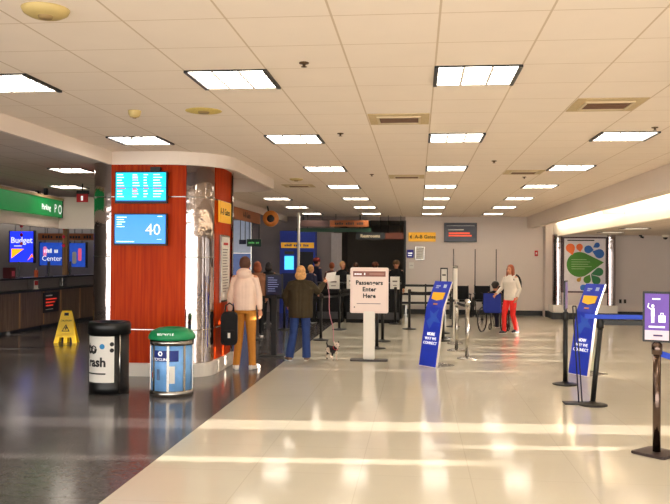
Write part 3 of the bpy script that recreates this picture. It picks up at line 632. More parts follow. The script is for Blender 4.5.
# blue folded advertising stands
def blue_stand(lab, x, yy, rz, txt):
    t = thing('display_stand', lab, 'display stand', (x, yy, 0), rz, 'blue advertising stands')
    W_ = .205; side = [(0, 0), (.16, .98), (.36, 1.42), (.385, 1.415), (.20, .97), (.05, 0)]   # (y,z) leaning back
    R_ = Matrix(((0, 0, 1, 0), (1, 0, 0, 0), (0, 1, 0, 0), (0, 0, 0, 1)))
    MB().prism(side, -W_, W_, R_).build('body', M_white, t)
    L1 = math.atan2(.16, .98); L2 = math.atan2(.20, .44)
    MB().add([(-W_, -.003, .01), (W_, -.003, .01), (W_, .157, .98), (-W_, .157, .98), (-W_, .002, .01), (W_, .002, .01), (W_, .162, .98), (-W_, .162, .98)], [(0, 1, 2, 3), (4, 7, 6, 5), (0, 4, 5, 1), (3, 2, 6, 7), (0, 3, 7, 4), (1, 5, 6, 2)]).build('lower_panel', M_blue, t)
    MB().add([(-W_, .157, .98), (W_, .157, .98), (W_, .357, 1.42), (-W_, .357, 1.42), (-W_, .164, .98), (W_, .164, .98), (W_, .364, 1.42), (-W_, .364, 1.42)], [(0, 1, 2, 3), (4, 7, 6, 5), (0, 4, 5, 1), (3, 2, 6, 7), (0, 3, 7, 4), (1, 5, 6, 2)]).build('upper_panel', M_blue, t)
    rot1 = (PI / 2 - L1, 0, 0); rot2 = (PI / 2 - L2, 0, 0)
    def P1(z, off=.006): return (0, .16 * z / .98 - off, z)
    def P2(z, off=.008): return (0, .157 + .2 * (z - .98) / .44 - off, z)
    for k, s_ in enumerate(txt): text(s_, .068, P1(.54 - .075 * k), rot1, M_text_w, t, bold=.002 if k == 0 else 0)
    Ml = Matrix.Translation(P2(1.17)) @ Euler(rot2).to_matrix().to_4x4()
    MB().prism([(-.14, -.05), (.0, -.08), (.14, -.05), (.15, .07), (-.15, .07)], 0, .004, Ml).build('yellow_field', M_yelsign, t)
    Ml = Matrix.Translation(P2(1.34)) @ Euler(rot2).to_matrix().to_4x4()
    MB().box(-.12, -.02, -.012, .012, 0, .004, Ml).box(-.12, -.05, -.04, -.024, 0, .004, Ml).box(.06, .13, -.03, .03, 0, .004, Ml).build('white_marks', mat('soft_white', (180, 200, 235), .5), t)
    Ml = Matrix.Translation(P2(1.04)) @ Euler(rot2).to_matrix().to_4x4()
    MB().box(-.05, .05, -.012, .012, 0, .004, Ml).build('orange_mark', mat('orange_mark', (220, 140, 80), .5), t)
    Ml = Matrix.Translation(P1(.78, .004)) @ Euler(rot1).to_matrix().to_4x4()
    MB().prism([(-.06, -.16), (.02, -.03), (.19, -.05), (.07, .06), (.12, .19), (0, .10), (-.10, .15), (-.06, .04), (-.16, -.03)], 0, .0015, Ml).build('star_shape', M_blue2, t)
    MB().prism(rr(-.185, .185, 0.02, .46, .02), 0, .016).build('foot', M_steel, t)
blue_stand('blue advertising stand left of the silver stanchions, leaning top', .17, 13.35, -.85, ('MORE', 'WAY WE', 'CONNECT'))
blue_stand('blue advertising stand at right, behind the black belt stanchions', 2.50, 12.75, -1.02, ('NOW', 'WAY WE', 'CONNECT'))

# "Passengers Enter Here" sign
t = thing('entry_sign', 'large pale Passengers Enter Here sign on a thick white post', 'sign', (-.84, 13.95, 0))
M_pink = mat('pinkish_board', (236, 214, 204), .5, var=.01)
MB().prism(rr(-.33, .33, -.12, .12, .05), 0, .03).build('base', mat('dark_base', (54, 46, 44), .5), t)
MB().box(-.10, .10, -.045, .045, .03, .87).build('post', M_white, t, bevel=.01)
MB().prism(rr(-.335, .335, .84, 1.64, .03), -.03, .03, RF).build('board', M_pink, t)
MB().prism(rr(-.30, .30, .875, 1.605, .015), .031, .034, RF).build('face', mat('face_pink', (240, 220, 210), .5, var=.01), t)
MB().box(-.285, .285, -.04, -.033, 1.48, 1.575).build('heading_bar', mat('brown_bar', (140, 88, 76), .5), t)
scribble(.20, .035, (-.16, -.042, 1.527), FRONT, M_text_w, t, 6)
MB().box(.0, .26, -.043, -.04, 1.515, 1.54).build('heading_print', mat('bar_print', (170, 124, 112), .5), t)
for k, s_ in enumerate(('Passengers', 'Enter', 'Here')): text(s_, .105, (0, -.037, 1.37 - .115 * k), FRONT, M_text_k, t, bold=.0035, spacing=1.04)
MB().box(-.22, .20, -.04, -.035, 1.0, 1.012).box(-.27, -.25, -.04, -.035, .93, .955).build('small_print', mat('grey_print2', (140, 120, 120), .5), t)

# screen stand
t = thing('screen_stand', 'black information screen on a post between the two people', 'screen stand', (-2.60, 14.3, 0))
MB().prism(rr(-.24, .24, -.15, .15, .04), 0, .03).build('base', M_black, t); MB().box(-.045, .045, -.03, .03, .03, 1.12).build('post', M_black, t)
MB().box(-.16, .16, -.03, .03, 1.10, 1.50).build('casing', M_black, t, bevel=.006); MB().box(-.14, .14, -.034, -.028, 1.12, 1.48).build('display', mat('dim_screen', (30, 36, 60), .2, emit=.15), t)
g = MB(); [g.box(-.11, -.11 + random.uniform(.1, .2), -.037, -.033, 1.43 - k * .04, 1.438 - k * .04) for k in range(7)]; g.build('text_lines', mat('screen_lines', (130, 140, 190), .5, emit=.3), t)

# ================================================================== BACK WALL ITEMS
def wall_sign(name, lab, cat, x0, x1, z0, z1, yy, m, txt=None, size=.12, tm=M_text_k, frame=None, hang=None, group=None, tx=0):
    t = thing(name, lab, cat, ((x0 + x1) / 2, yy, z0), 0, group); hw = (x1 - x0) / 2
    MB().box(-hw, hw, -.03, .03, 0, z1 - z0).build('panel', m, t)
    if txt: text(txt, size, (tx, -.034, (z1 - z0) / 2), FRONT, tm, t, bold=.003)
    if frame: MB().box(-hw - .02, -hw, -.04, .04, -.02, z1 - z0 + .02).box(hw, hw + .02, -.04, .04, -.02, z1 - z0 + .02).box(-hw, hw, -.04, .04, -.02, 0).box(-hw, hw, -.04, .04, z1 - z0, z1 - z0 + .02).build('frame', frame, t)
    if hang:
        for sx in (-1, 1): MB().tube([(sx * hw * .7, 0, z1 - z0), (sx * hw * .7, 0, hang - z0)], .012, 6).build('hanger_rod', M_black, t)
    return t
t = wall_sign('gate_sign', 'yellow gates sign on the back wall', 'sign', -.30, .58, 2.36, 2.66, YB - .035, M_yelsign, 'A-B Gates', .16, M_text_k, tx=.1)
MB().prism([(-.40, .15), (-.34, .22), (-.34, .08)], .031, .034, RF).build('arrow', M_text_k, t)
t = wall_sign('wall_screen', 'dark screen with orange lines on the back wall', 'screen', .87, 1.88, 2.37, 2.95, YB - .035, mat('dark_screen', (34, 26, 44), .2, var=.2), frame=M_black)
g = MB(); g.box(-.38, .30, -.036, -.03, .24, .29); g.box(-.38, .36, -.036, -.03, .16, .21); g.build('orange_lines', mat('orange_lines', (230, 80, 50), .5, emit=.4), t)
MB().box(-.4, .1, -.036, -.03, .36, .39).box(-.45, .45, -.036, -.03, .50, .51).build('white_line', M_paper, t)
t = wall_sign('blue_plaque', 'small blue square plaque below the gates sign', 'sign', -.35, -.13, 1.83, 2.09, YB - .035, mat('plaque_blue', (50, 50, 160), .5)); MB().box(-.07, .07, -.034, -.03, .13, .17).box(-.07, .05, -.034, -.03, .06, .09).build('print', M_text_w, t)
t = wall_sign('paper_notice', 'framed white notice right of the blue plaque', 'notice', -.06, .20, 1.78, 2.17, YB - .03, M_paper, frame=M_steel); g = MB(); [g.box(-.09, .08, -.034, -.03, .30 - .05 * k, .31 - .05 * k) for k in range(5)]; g.build('print', mat('grey_print', (120, 110, 106)), t)
t = wall_sign('paper_notice', 'small plain sheet under the blue plaque', 'notice', -.28, -.12, 1.48, 1.68, YB - .025, M_paper); MB().box(-.05, .05, -.034, -.03, .1, .11).build('print', mat('grey_print', (120, 110, 106)), t)
t = thing('hanging_sign', 'dark brown hanging sign left of the orange one over the checkpoint', 'sign', (-3.26, 24.6, 2.78)); MB().box(-.50, .50, -.04, .04, 0, .20).build('panel', mat('dark_brown_sign', (60, 34, 28), .5), t); MB().tube([(-.3, 0, .2), (-.3, 0, .39)], .012, 6).build('hanger_rod', M_black, t); MB().tube([(.3, 0, .2), (.3, 0, .39)], .012, 6).build('hanger_rod', M_black, t)
t = wall_sign('hanging_sign', 'orange hanging sign above the checkpoint opening', 'sign', -2.72, -1.52, 2.78, 2.98, 24.6, M_orsign, None, hang=CEIL)
scribble(.9, .08, (0, -.034, .10), FRONT, M_text_k, t, 13)
t = wall_sign('hanging_sign', 'long green hanging strip under the orange sign', 'sign', -3.8, -1.45, 2.62, 2.74, 24.75, M_greendk, hang=CEIL)
t = wall_sign('restroom_sign', 'dark hanging Restrooms sign in the checkpoint opening', 'sign', -1.95, -1.05, 2.40, 2.62, 25.2, M_black, 'Restrooms', .14, mat('cream_text', (210, 190, 150), .5, emit=.2), hang=CEIL)
t = wall_sign('hanging_sign', 'dark orange hanging sign right of the Restrooms sign', 'sign', -1.02, -.45, 2.42, 2.62, 25.3, mat('dim_orange', (120, 60, 34), .5), hang=CEIL)
# blue unit with yellow strip, doors, pole
t = thing('blue_unit', 'tall blue wall unit with yellow strip and small cyan screen behind the crowd', 'kiosk', (-3.9, 25.7, 0))
MB().box(-.56, .60, -.2, .25, 0, 2.68).build('body', mat('unit_blue', (24, 56, 176), .5), t); MB().box(-.52, .56, -.22, -.2, 2.12, 2.30).build('yellow_strip', M_yelsign, t)
MB().box(-.40, -.1, -.22, -.2, 1.42, 1.86).build('screen', mat('cyan_screen', (60, 180, 230), .3, emit=.8), t); MB().box(.05, .54, -.215, -.2, .9, 2.0).build('dark_recess', mat('recess', (24, 26, 40), .6), t); MB().box(-.5, 0, -.215, -.2, .5, 1.3).build('lower_panel', mat('unit_navy', (18, 34, 96), .5), t)
scribble(.8, .08, (0, -.225, 2.21), FRONT, mat('blue_text', (30, 40, 120), .5), t, 13); MB().box(-.4, -.1, -.22, -.2, 1.92, 2.02).build('dark_strip', M_black, t)
t = thing('ceiling_pole', 'slim white pole from floor to ceiling in front of the blue unit', 'pole', (-3.62, 24.0, 0))
MB().tube([(0, 0, 0), (0, 0, CEIL)], .042, 12).build('shaft', M_white, t); MB().lathe([(.042, 0), (.09, 0), (.09, .03), (.042, .04)], n=16).build('foot_collar', M_steel, t)
door = struct(MB().box(-2.82, -2.48, YB - .1, YB - .04, 0, 2.62).box(-2.64, -2.61, YB - .12, YB - .1, 0, 2.62).build('door_1', mat('pale_door', (186, 178, 176), .5)))
MB().box(-2.62, -2.55, YB - .14, YB - .1, 1.0, 1.2).build('door_handle', M_steel, door)
# left bay panels
t = thing('wall_panel', 'pale blue white glass partition left behind the hoodie person', 'partition', (-5.75, 25.2, 0))
MB().box(-.55, .40, -.03, .03, 1.95, 3.0).build('upper_pane', mat('pale_pane', (176, 184, 204), .3, emit=.12), t); MB().box(-.55, .40, -.03, .03, .05, 1.93).build('lower_pane', mat('blue_pane', (58, 92, 170), .25, var=.25, scale=3, emit=.1), t)
MB().box(-.58, -.55, -.05, .05, 0, 3.02).box(.40, .43, -.05, .05, 0, 3.02).box(-.55, .4, -.045, .045, 1.93, 1.95).build('frame', M_steel, t)
t = wall_sign('hanging_sign', 'small dark green sign by the glass partition', 'sign', -5.35, -4.9, 2.15, 2.38, 24.6, M_greendk, None, hang=CEIL_L)
scribble(.34, .06, (0, -.034, .12), FRONT, mat('grn_text', (90, 180, 90), .5, emit=.3), t, 7)
t = wall_sign('hanging_sign', 'tiny navy sign left of the small green sign', 'sign', -5.6, -5.38, 2.22, 2.36, 24.6, mat('navy_sign', (24, 26, 66), .5), hang=CEIL_L)
t = thing('beam_sign', 'long orange gates sign along the left ceiling edge behind the column', 'sign', (-4.24, 17.6, 2.70))
MB().box(-.03, .03, 0, 3.4, 0, .28).build('panel', M_orsign, t); text('A-B Gates', .20, (.034, 1.7, .14), EAST, M_text_k, t)
t = thing('round_mirror', 'round orange rimmed disc with dark centre hanging near the left ceiling edge', 'mirror', (-3.85, 20.6, 2.83))
MB().lathe([(.10, -.02), (.155, -.035), (.21, -.02), (.215, 0), (.21, .03), (.10, .03)], n=32).build('rim', mat('orange_rim', (214, 130, 56), .35, .2), t, rot=(PI / 2, 0, 0)).rotation_euler = (-PI / 2 + PI, 0, 0)
MB().ell((0, -.01, 0), (.105, .03, .105), 20, 12).build('centre', M_black, t); MB().tube([(-.03, 0, .05), (-.10, .02, .34)], .022, 8).build('bracket', M_black, t)

# black podiums with papers
pods = [(-3.25, 'leftmost black podium of the checkpoint, by the woman in green'), (-2.45, 'second black podium with a white paper notice'), (-1.62, 'third black podium behind the entry sign'), (-.85, 'rightmost black podium of the checkpoint row')]
for k, (x, lab) in enumerate(pods):
    t = thing('podium', lab, 'podium', (x, 22.4, 0), 0, 'checkpoint podiums')
    MB().box(-.36, .36, -.28, .28, 0, 1.08).build('body', M_blackf, t); MB().box(-.39, .39, -.32, .30, 1.08, 1.12).build('top', M_black, t)
    MB().box(-.34, .34, -.285, -.28, .1, .3).build('kick_panel', mat('grey_kick', (60, 58, 60), .5), t)
for (x, z0, z1, w_, lab) in [(-2.98, 1.0, 1.36, .12, 'white sheet standing on the leftmost podium'), (-2.33, .92, 1.32, .17, 'white notice with round mark on the second podium'), (-1.83, .95, 1.34, .13, 'white notice on the podium left of the entry sign board'), (-.62, .95, 1.30, .13, 'white notice on the podium right of the entry sign board')]:
    t = thing('paper_notice', lab, 'notice', (x, 22.04, z0), 0, 'white checkpoint notices'); MB().box(-w_, w_, -.01, .01, 0, z1 - z0).build('sheet', M_paper, t)
    MB().box(-w_ * .5, w_ * .5, -.014, -.009, .2, .24).box(-w_ * .4, w_ * .4, -.014, -.009, .1, .12).build('print', mat('grey_print', (120, 110, 106)), t)
# rail barrier
t = thing('rail_barrier', 'low black barrier with three rails in front of the back wall', 'barrier', (.25, 24.4, 0))
for x in (-.75, 0, .75): MB().box(x - .025, x + .025, -.025, .025, 0, 1.03).box(x - .03, x + .03, -.2, .2, 0, .03).build('upright', M_black, t)
for z in (.45, .72, .98): MB().box(-.78, .78, -.02, .02, z - .035, z + .035).build('rail', M_black, t)
t = thing('storage_bin', 'pale low bench behind the black rail barrier', 'bench', (.25, 24.95, 0)); MB().box(-.72, .72, -.2, .2, .36, .42).build('seat', M_white, t, bevel=.01)
for x in (-.6, .6): MB().box(x - .03, x + .03, -.16, .16, 0, .36).build('leg', M_steel, t)
MB().box(-.72, .72, .17, .2, .42, .95).build('backrest', M_white, t, bevel=.01)

# ================================================================== ALCOVE COLUMN WITH POSTER
t = thing('poster_column', 'white and chrome column under the right beam holding the petal poster', 'column', (0, 0, 0))
AY = 24.75
MB().box(4.10, 6.0, AY - .08, 25.45, 0, .42).build('plinth', M_white, t); MB().box(4.05, 6.05, AY - .12, 25.46, 0, .19).build('base_strip', M_base, t)
MB().box(4.32, 5.80, AY + .05, 25.4, .42, LOW).build('core', M_wall, t)
for cx in (4.28, 5.83): MB().lathe([(.17, .42), (.17, LOW)], (cx, AY + .18, 0), 28).build('chrome_corner', M_chrome, t)
t = thing('wall_poster', 'framed white poster with big green leaf and coloured petals', 'poster', (5.05, AY + .03, .80))
MB().box(-.66, .66, -.03, .03, 0, 1.70).build('frame', mat('poster_frame', (60, 30, 36), .4), t); MB().box(-.61, .61, -.036, -.028, .05, 1.65).build('sheet', mat('poster_sheet', (226, 220, 224), .5), t)
def petal(cx, cz, r, tx, tz, m, k):
    pts = []; d = Vector((tx - cx, tz - cz)); L = d.length; a0 = math.atan2(d.y, d.x); sp = math.acos(min(.98, r / L))
    for i in range(21): a = a0 + sp + (2 * PI - 2 * sp) * i / 20; pts.append((cx + r * math.cos(a), cz + r * math.sin(a)))
    pts.append((tx, tz)); MB().prism(pts, .037 + k * .0006, .0385 + k * .0006, RF).build('petal', m, t)
G1 = mat('leaf_green', (60, 130, 24), .5); G2 = mat('petal_green', (28, 118, 64), .5); O1 = mat('petal_orange', (238, 110, 40), .5); B1 = mat('petal_blue', (34, 104, 190), .5)
petal(-.16, .86, .38, .56, .93, G1, 0); petal(-.43, 1.36, .135, -.36, 1.14, O1, 1); petal(-.16, 1.39, .10, -.13, 1.24, O1, 2); petal(.10, 1.32, .12, .26, 1.30, B1, 3)
petal(.43, 1.19, .14, .22, 1.26, B1, 4); petal(.36, 1.45, .08, .24, 1.38, B1, 5); petal(.42, .64, .125, .17, .56, G2, 6); petal(.34, .38, .125, .18, .55, G2, 7); petal(.07, .40, .11, .15, .56, G1, 8); petal(-.18, .39, .06, -.10, .48, mat('petal_gold', (190, 140, 40), .5), 9); petal(-.05, .16, .09, .12, .24, B1, 10)
g = MB(); [g.box(-.40, -.40 + ww, -.045, -.042, 1.0 - k * .07, 1.015 - k * .07) for k, ww in enumerate((.45, .55, .5, .6, .4))]; g.build('small_print', mat('pale_green_print', (170, 200, 140), .5), t)
MB().box(-.52, .28, -.040, -.036, 1.575, 1.61).build('heading', M_text_k, t)
# wall items right
t = thing('security_camera', 'white and black dome camera under the low ceiling at far right', 'camera', (7.45, 24.9, LOW)); MB().lathe([(.10, 0), (.10, -.05), (.07, -.07)], n=20).build('housing', M_white, t); MB().ell((0, 0, -.07), (.07, .07, .07)).build('dome', M_black, t)
t = thing('security_camera', 'small dark camera under the low ceiling, left of the dome', 'camera', (6.75, 25.0, LOW)); MB().lathe([(.05, 0), (.05, -.04), (0, -.04)], n=16).build('housing', M_black, t); MB().tube([(0, 0, -.05), (.08, -.05, -.08)], .03, 10).build('barrel', M_black, t)
for k, x in enumerate((6.28, 6.42)): t = thing('wall_outlet', ('left' if k == 0 else 'right') + ' one of two dark outlets on the wall right of the poster', 'outlet', (x, 25.49, .52), 0, 'dark wall outlets'); MB().box(-.035, .035, -.02, 0, -.06, .06).build('plate', mat('dark_outlet', (60, 48, 40), .5), t); MB().box(-.012, .012, -.024, -.02, -.03, .03).build('socket', M_black, t)
t = thing('fire_alarm', 'tiny red alarm on the wall left of the poster column', 'alarm', (3.78, 25.97, 2.0)); MB().box(-.05, .05, -.04, .0, -.09, .09).build('housing', M_red, t); MB().box(-.02, .02, -.05, -.04, -.03, .03).build('lens', M_paper, t)

# ================================================================== WHEELCHAIRS
def wheelchair(lab, x, yy, rz, m_seat, pole=False, side=1):
    """faces local -y"""
    t = thing('wheelchair', lab, 'wheelchair', (x, yy, 0), rz, 'airport wheelchairs')
    for s in (-1, 1):
        w_ = MB(); X = s * .29; pts = [(X, .12 + .30 * math.cos(2 * PI * i / 28), .30 + .30 * math.sin(2 * PI * i / 28)) for i in range(29)]
        w_.tube(pts, .018, 8, cap=False)
        for k in range(8): a = PI * k / 8; w_.tube([(X, .12 + .29 * math.cos(a), .30 + .29 * math.sin(a)), (X, .12 - .29 * math.cos(a), .30 - .29 * math.sin(a))], .004, 5)
        w_.tube([(X - .03, .12, .3), (X + .03, .12, .3)], .03, 10); w_.build('wheel', M_black, t)
        c = MB(); c.tube([(s * .24 + .02 * math.cos(0), -.35 + .075 * math.cos(2 * PI * i / 16), .09 + .075 * math.sin(2 * PI * i / 16)) for i in range(17)], .016, 6, cap=False); c.tube([(s * .24, -.35, .09), (s * .24, -.33, .30)], .012, 6); c.build('caster', M_black, t)
        MB().tube([(s * .24, -.40, .12), (s * .24, -.30, .47), (s * .24, .18, .50), (s * .24, .22, .95), (s * .24, .34, .98)], .013, 8).tube([(s * .26, -.22, .48), (s * .26, -.22, .70), (s * .26, .20, .70)], .013, 8).build('side_frame', M_black, t)
        MB().box(s * .26 - .035, s * .26 + .035, -.22, .16, .70, .73).build('armrest', M_black, t, bevel=.008)
        MB().box(s * .12 - .08, s * .12 + .08, -.58, -.42, .10, .12).build('footrest', M_black, t)
        MB().tube([(s * .24, -.38, .42), (s * .2, -.48, .12)], .011, 6).build('leg_hanger', M_steel, t)
    MB().box(-.22, .22, -.25, .20, .48, .54).build('seat', m_seat, t, bevel=.015); MB().box(-.23, .23, .19, .225, .52, .96).build('backrest', m_seat, t, bevel=.012)
    if pole: MB().tube([(.22 * side, .26, .3), (.22 * side, .26, 2.12)], .018, 8).build('pole', mat('grey_pole', (90, 84, 80), .5), t)
    return t
wheelchair('black parked wheelchair with tall pole, leftmost by the back wall', 1.36, 24.98, .05, M_blackf, True, -1)
wheelchair('black parked wheelchair with tall pole, middle of three by the back wall', 2.03, 25.15, .0, M_blackf, True, -1)
wheelchair('black parked wheelchair with tall pole, partly behind the seated person', 2.70, 25.2, .03, M_blackf, True, -1)
wheelchair('blue backed wheelchair carrying the person in the black hat', 1.92, 20.0, PI - .45, mat('chair_blue', (26, 48, 150), .7))

# ================================================================== PEOPLE
def V(*a): return Vector(a)
SKIN = mat('skin', (206, 142, 108), .55, var=.03)
def hand(mb, wrist, d, nrm, s=1.0, curl=.5):
    d = Vector(d).normalized(); nrm = Vector(nrm); nrm = (nrm - d * nrm.dot(d)).normalized(); sd_ = d.cross(nrm)
    P = Vector(wrist); mb.tube([P, P + d * .03 * s, P + d * .085 * s], [.025 * s, .036 * s, .038 * s], 10, flat=.5)
    for i, L in enumerate((.068, .078, .072, .056)):
        b = P + d * .08 * s + sd_ * (.030 - .020 * i) * s; c1 = (d * math.cos(curl * .6) + nrm * math.sin(curl * .6)); c2 = (d * math.cos(curl * 1.6) + nrm * math.sin(curl * 1.6))
        m_ = b + c1 * L * .55 * s; mb.tube([b, m_, m_ + c2 * L * .45 * s], [.0095 * s, .0088 * s, .0075 * s], 8)
    b = P + d * .025 * s + sd_ * .028 * s; m_ = b + (d * .6 + sd_ * .7 + nrm * .3).normalized() * .035 * s
    mb.tube([b, m_, m_ + (d * .85 + sd_ * .25 + nrm * .45).normalized() * .03 * s], [.012 * s, .0105 * s, .009 * s], 8)
def person(lab, x, yy, rz, h=1.68, top=M_blackf, legs=M_blackf, shoe=M_black, hair=None, skin=SKIN, J=None, hair_style='short', hat=None, hood=False, vox=.010, long_top=.0, group=None, bulk=1.0, flare=0.0, z=0, head_turn=0.0):
    """local frame: faces -y, x to the person's left when seen from the front"""
    t = thing('person', lab, 'person', (x, yy, z), rz, group); s = h / 1.70
    D = dict(pel=(0, 0, .92), wst=(0, 0, 1.08), ch=(0, 0, 1.28), nk=(0, .01, 1.44), hd=(0, -.015, 1.585),
             sL=(-.155, .01, 1.38), eL=(-.215, .03, 1.12), wL=(-.23, -.05, .89), sR=(.155, .01, 1.38), eR=(.215, .03, 1.12), wR=(.23, -.05, .89),
             hL=(-.09, 0, .88), kL=(-.10, -.02, .48), aL=(-.105, .02, .08), hR=(.09, 0, .88), kR=(.10, -.02, .48), aR=(.105, .02, .08), tL=(0, -1, 0), tR=(0, -1, 0))
    D.update(J or {}); D = {k: Vector(v) * (s if k not in ('tL', 'tR') else 1) for k, v in D.items()}
    HR = Matrix.Rotation(head_turn, 3, 'Z'); hd = D['hd']
    def Hp(x_, y_, z_): return hd + HR @ (Vector((x_, y_, z_)) * s)
    b = MB()
    b.ell(hd + Vector((0, .008, .012)) * s, (.076 * s, .094 * s, .108 * s), 18, 12, HR); b.ell(Hp(0, -.035, -.055), (.052 * s, .055 * s, .058 * s), 14, 10)
    b.tube([Hp(0, -.085, .012), Hp(0, -.108, -.022)], [.010 * s, .016 * s], 8)                       # nose
    for q in (-1, 1): b.ell(Hp(q * .078, .01, -.005), (.012 * s, .02 * s, .03 * s), 8, 6); b.ell(Hp(q * .04, -.062, -.028), (.02 * s, .018 * s, .02 * s), 8, 6)
    b.ell(Hp(0, -.086, -.056), (.022 * s, .010 * s, .009 * s), 8, 6)
    b.tube([hd - Vector((0, -.01, .06)) * s, D['nk'], D['nk'] - Vector((0, 0, .05)) * s], [.05 * s, .052 * s, .07 * s], 12)
    b.tube([D['nk'], D['ch'], D['wst'], D['pel'], D['pel'] - Vector((0, 0, .06)) * s], [.075 * s, .125 * s, .115 * s, .13 * s, .11 * s], 16, flat=.7)
    for q in 'LR':
        b.tube([D['s' + q], D['e' + q], D['w' + q]], [.05 * s, .040 * s, .026 * s], 10); b.ell(D['s' + q], (.055 * s,) * 3, 10, 8)
        b.tube([D['h' + q], D['k' + q], D['a' + q]], [.085 * s, .055 * s, .035 * s], 12)
        dr = (D['w' + q] - D['e' + q]).normalized(); hand(b, D['w' + q], dr, V(1 if q == 'L' else -1, -.3, 0), s)
    body = b.build('body', skin, t, remesh=vox * .8, smooth_it=1)
    for q in (-1, 1): MB().ell(Hp(q * .03, -.083, .004), (.012 * s, .006 * s, .006 * s), 8, 6).build('eye', M_text_k, body)
    MB().ell(Hp(0, -.094, -.055), (.02 * s, .005 * s, .005 * s), 8, 6).build('mouth', mat('lips', (160, 70, 64), .5), body)
    # top
    B = bulk; g = MB(); pel = D['pel']; lo = pel - Vector((0, 0, .04 + long_top)) * s
    for dx in (-.045, 0, .045):
        o_ = Vector((dx * s * B, 0, 0)); g.tube([D['nk'] + o_ * .5 - Vector((0, 0, .03)) * s, D['ch'] + o_ * 1.3, D['wst'] + o_, pel + o_, lo + o_], [.085 * s, .135 * s * B, .13 * s * B, .135 * s * B, .13 * s * B], 16)
    g.tube([D['sL'] - Vector((0, 0, .0)), D['nk'] - Vector((0, 0, .03)) * s, D['sR']], [.052 * s * B, .080 * s, .052 * s * B], 12)
    for q in 'LR':
        w2 = D['e' + q].lerp(D['w' + q], .95); g.ell(D['s' + q] - V(0, 0, .01) * s, (.062 * s * B,) * 3, 12, 8); g.tube([D['s' + q], D['s' + q].lerp(D['e' + q], .5), D['e' + q], D['e' + q].lerp(D['w' + q], .5), w2], [.062 * s * B, .060 * s * B, .054 * s * B, .050 * s * B, .040 * s * B], 12)
    if hood: g.ell(D['nk'] + V(0, .06, .02) * s, (.12 * s, .09 * s, .085 * s), 14, 10)
    else: g.tube([D['nk'] - V(0, 0, .04) * s, D['nk'] + V(0, .005, .025) * s], [.085 * s, .064 * s], 14)
    g.build('jacket', top, t, remesh=vox, smooth_it=3)
    g = MB(); g.tube([pel + V(0, 0, .04) * s, pel, pel - V(0, 0, .07) * s], [.115 * s, .13 * s, .125 * s], 16, flat=.8)
    for q in 'LR':
        g.tube([D['h' + q] + V(0, 0, .02) * s, D['h' + q].lerp(D['k' + q], .5), D['k' + q], D['k' + q].lerp(D['a' + q], .6), D['a' + q] + V(0, 0, -.02) * s], [.088 * s, .084 * s, .066 * s + flare * .3, .058 * s + flare * .8, .056 * s + flare], 12)
    g.build('trousers', legs, t, remesh=vox, smooth_it=2)
    for q in 'LR':
        a = D['a' + q]; f = Vector(D['t' + q]).normalized(); g = MB()
        zc = a - V(0, 0, .035) * s; g.tube([zc - f * .05 * s, zc + f * .04 * s, zc + f * .12 * s - V(0, 0, .008) * s, zc + f * .165 * s - V(0, 0, .012) * s], [.040 * s, .044 * s, .036 * s, .026 * s], 12); g.tube([a + V(0, 0, .02) * s, zc], [.042 * s, .044 * s], 10)
        so = g.build('shoe', shoe, t, remesh=vox * .8, smooth_it=2)
        MB().tube([zc - f * .055 * s - V(0, 0, .033) * s, zc + f * .05 * s - V(0, 0, .033) * s, zc + f * .16 * s - V(0, 0, .033) * s], [.036 * s, .042 * s, .03 * s], 12, flat=.3).build('sole', mat('sole', (210, 206, 200), .7), so)
    if hair:
        g = MB(); g.ell(Hp(0, .022, .030), (.088 * s, .098 * s, .108 * s), 18, 12)
        if hair_style == 'long': g.tube([Hp(0, .05, .03), Hp(0, .07, -.08), Hp(0, .085, -.19)], [.085 * s, .085 * s, .055 * s], 14, flat=.75); [g.tube([Hp(q * .065, .0, .03), Hp(q * .078, -.005, -.10), Hp(q * .075, -.02, -.20)], [.035 * s, .032 * s, .018 * s], 8) for q in (-1, 1)]
        elif hair_style == 'bob': g.ell(Hp(0, .045, -.045), (.105 * s, .085 * s, .095 * s), 14, 10)
        g.build('hair', hair, t, remesh=vox, smooth_it=1)
    if hat:
        g = MB(); g.ell(Hp(0, .01, .055), (.10 * s, .11 * s, .085 * s), 18, 12); g.lathe([(.085 * s, 0), (.108 * s, -.012 * s), (.108 * s, .02 * s), (.085 * s, .02 * s)], tuple(Hp(0, .01, .035)), 20); g.build('hat', hat, t)
    return t
BLOND = mat('blond_hair', (206, 156, 98), .7, var=.35, scale=22, bump=.6); BRUN = mat('brown_hair', (84, 50, 34), .6, var=.15, scale=40); DARK = mat('dark_hair', (36, 26, 24), .6); GINGER = mat('auburn_hair', (150, 74, 40), .6, var=.15, scale=40)
HOODIE = mat('cream_hoodie', (236, 206, 186), .85, var=.04, scale=9, bump=.3); MUST = mat('mustard_trousers', (196, 128, 44), .85, var=.06); GRNJ = mat('olive_jacket', (54, 43, 20), .85, var=.12, scale=10, bump=.3)
JEAN = mat('blue_jeans', (34, 60, 120), .85, var=.12); REDP = mat('red_leggings', (232, 40, 34), .7); WHT = mat('white_knit', (228, 218, 206), .85, var=.04, scale=14, bump=.3)
WSHOE = mat('white_shoe', (230, 222, 212), .6)
person('person in a cream hoodie and mustard trousers seen from behind by the column', -2.77, 12.6, PI, 1.80, HOODIE, MUST, WSHOE, BRUN, hood=True, bulk=.95, long_top=-.02, vox=.009,
       J=dict(eL=(-.22, .0, 1.13), wL=(-.23, -.03, .90), eR=(.22, .02, 1.13), wR=(.24, -.04, .88), kL=(-.10, -.03, .48), aL=(-.13, .02, .08), kR=(.09, -.02, .48), aR=(.12, .03, .08), tL=(-.5, -1, 0), tR=(.4, -1, 0)))
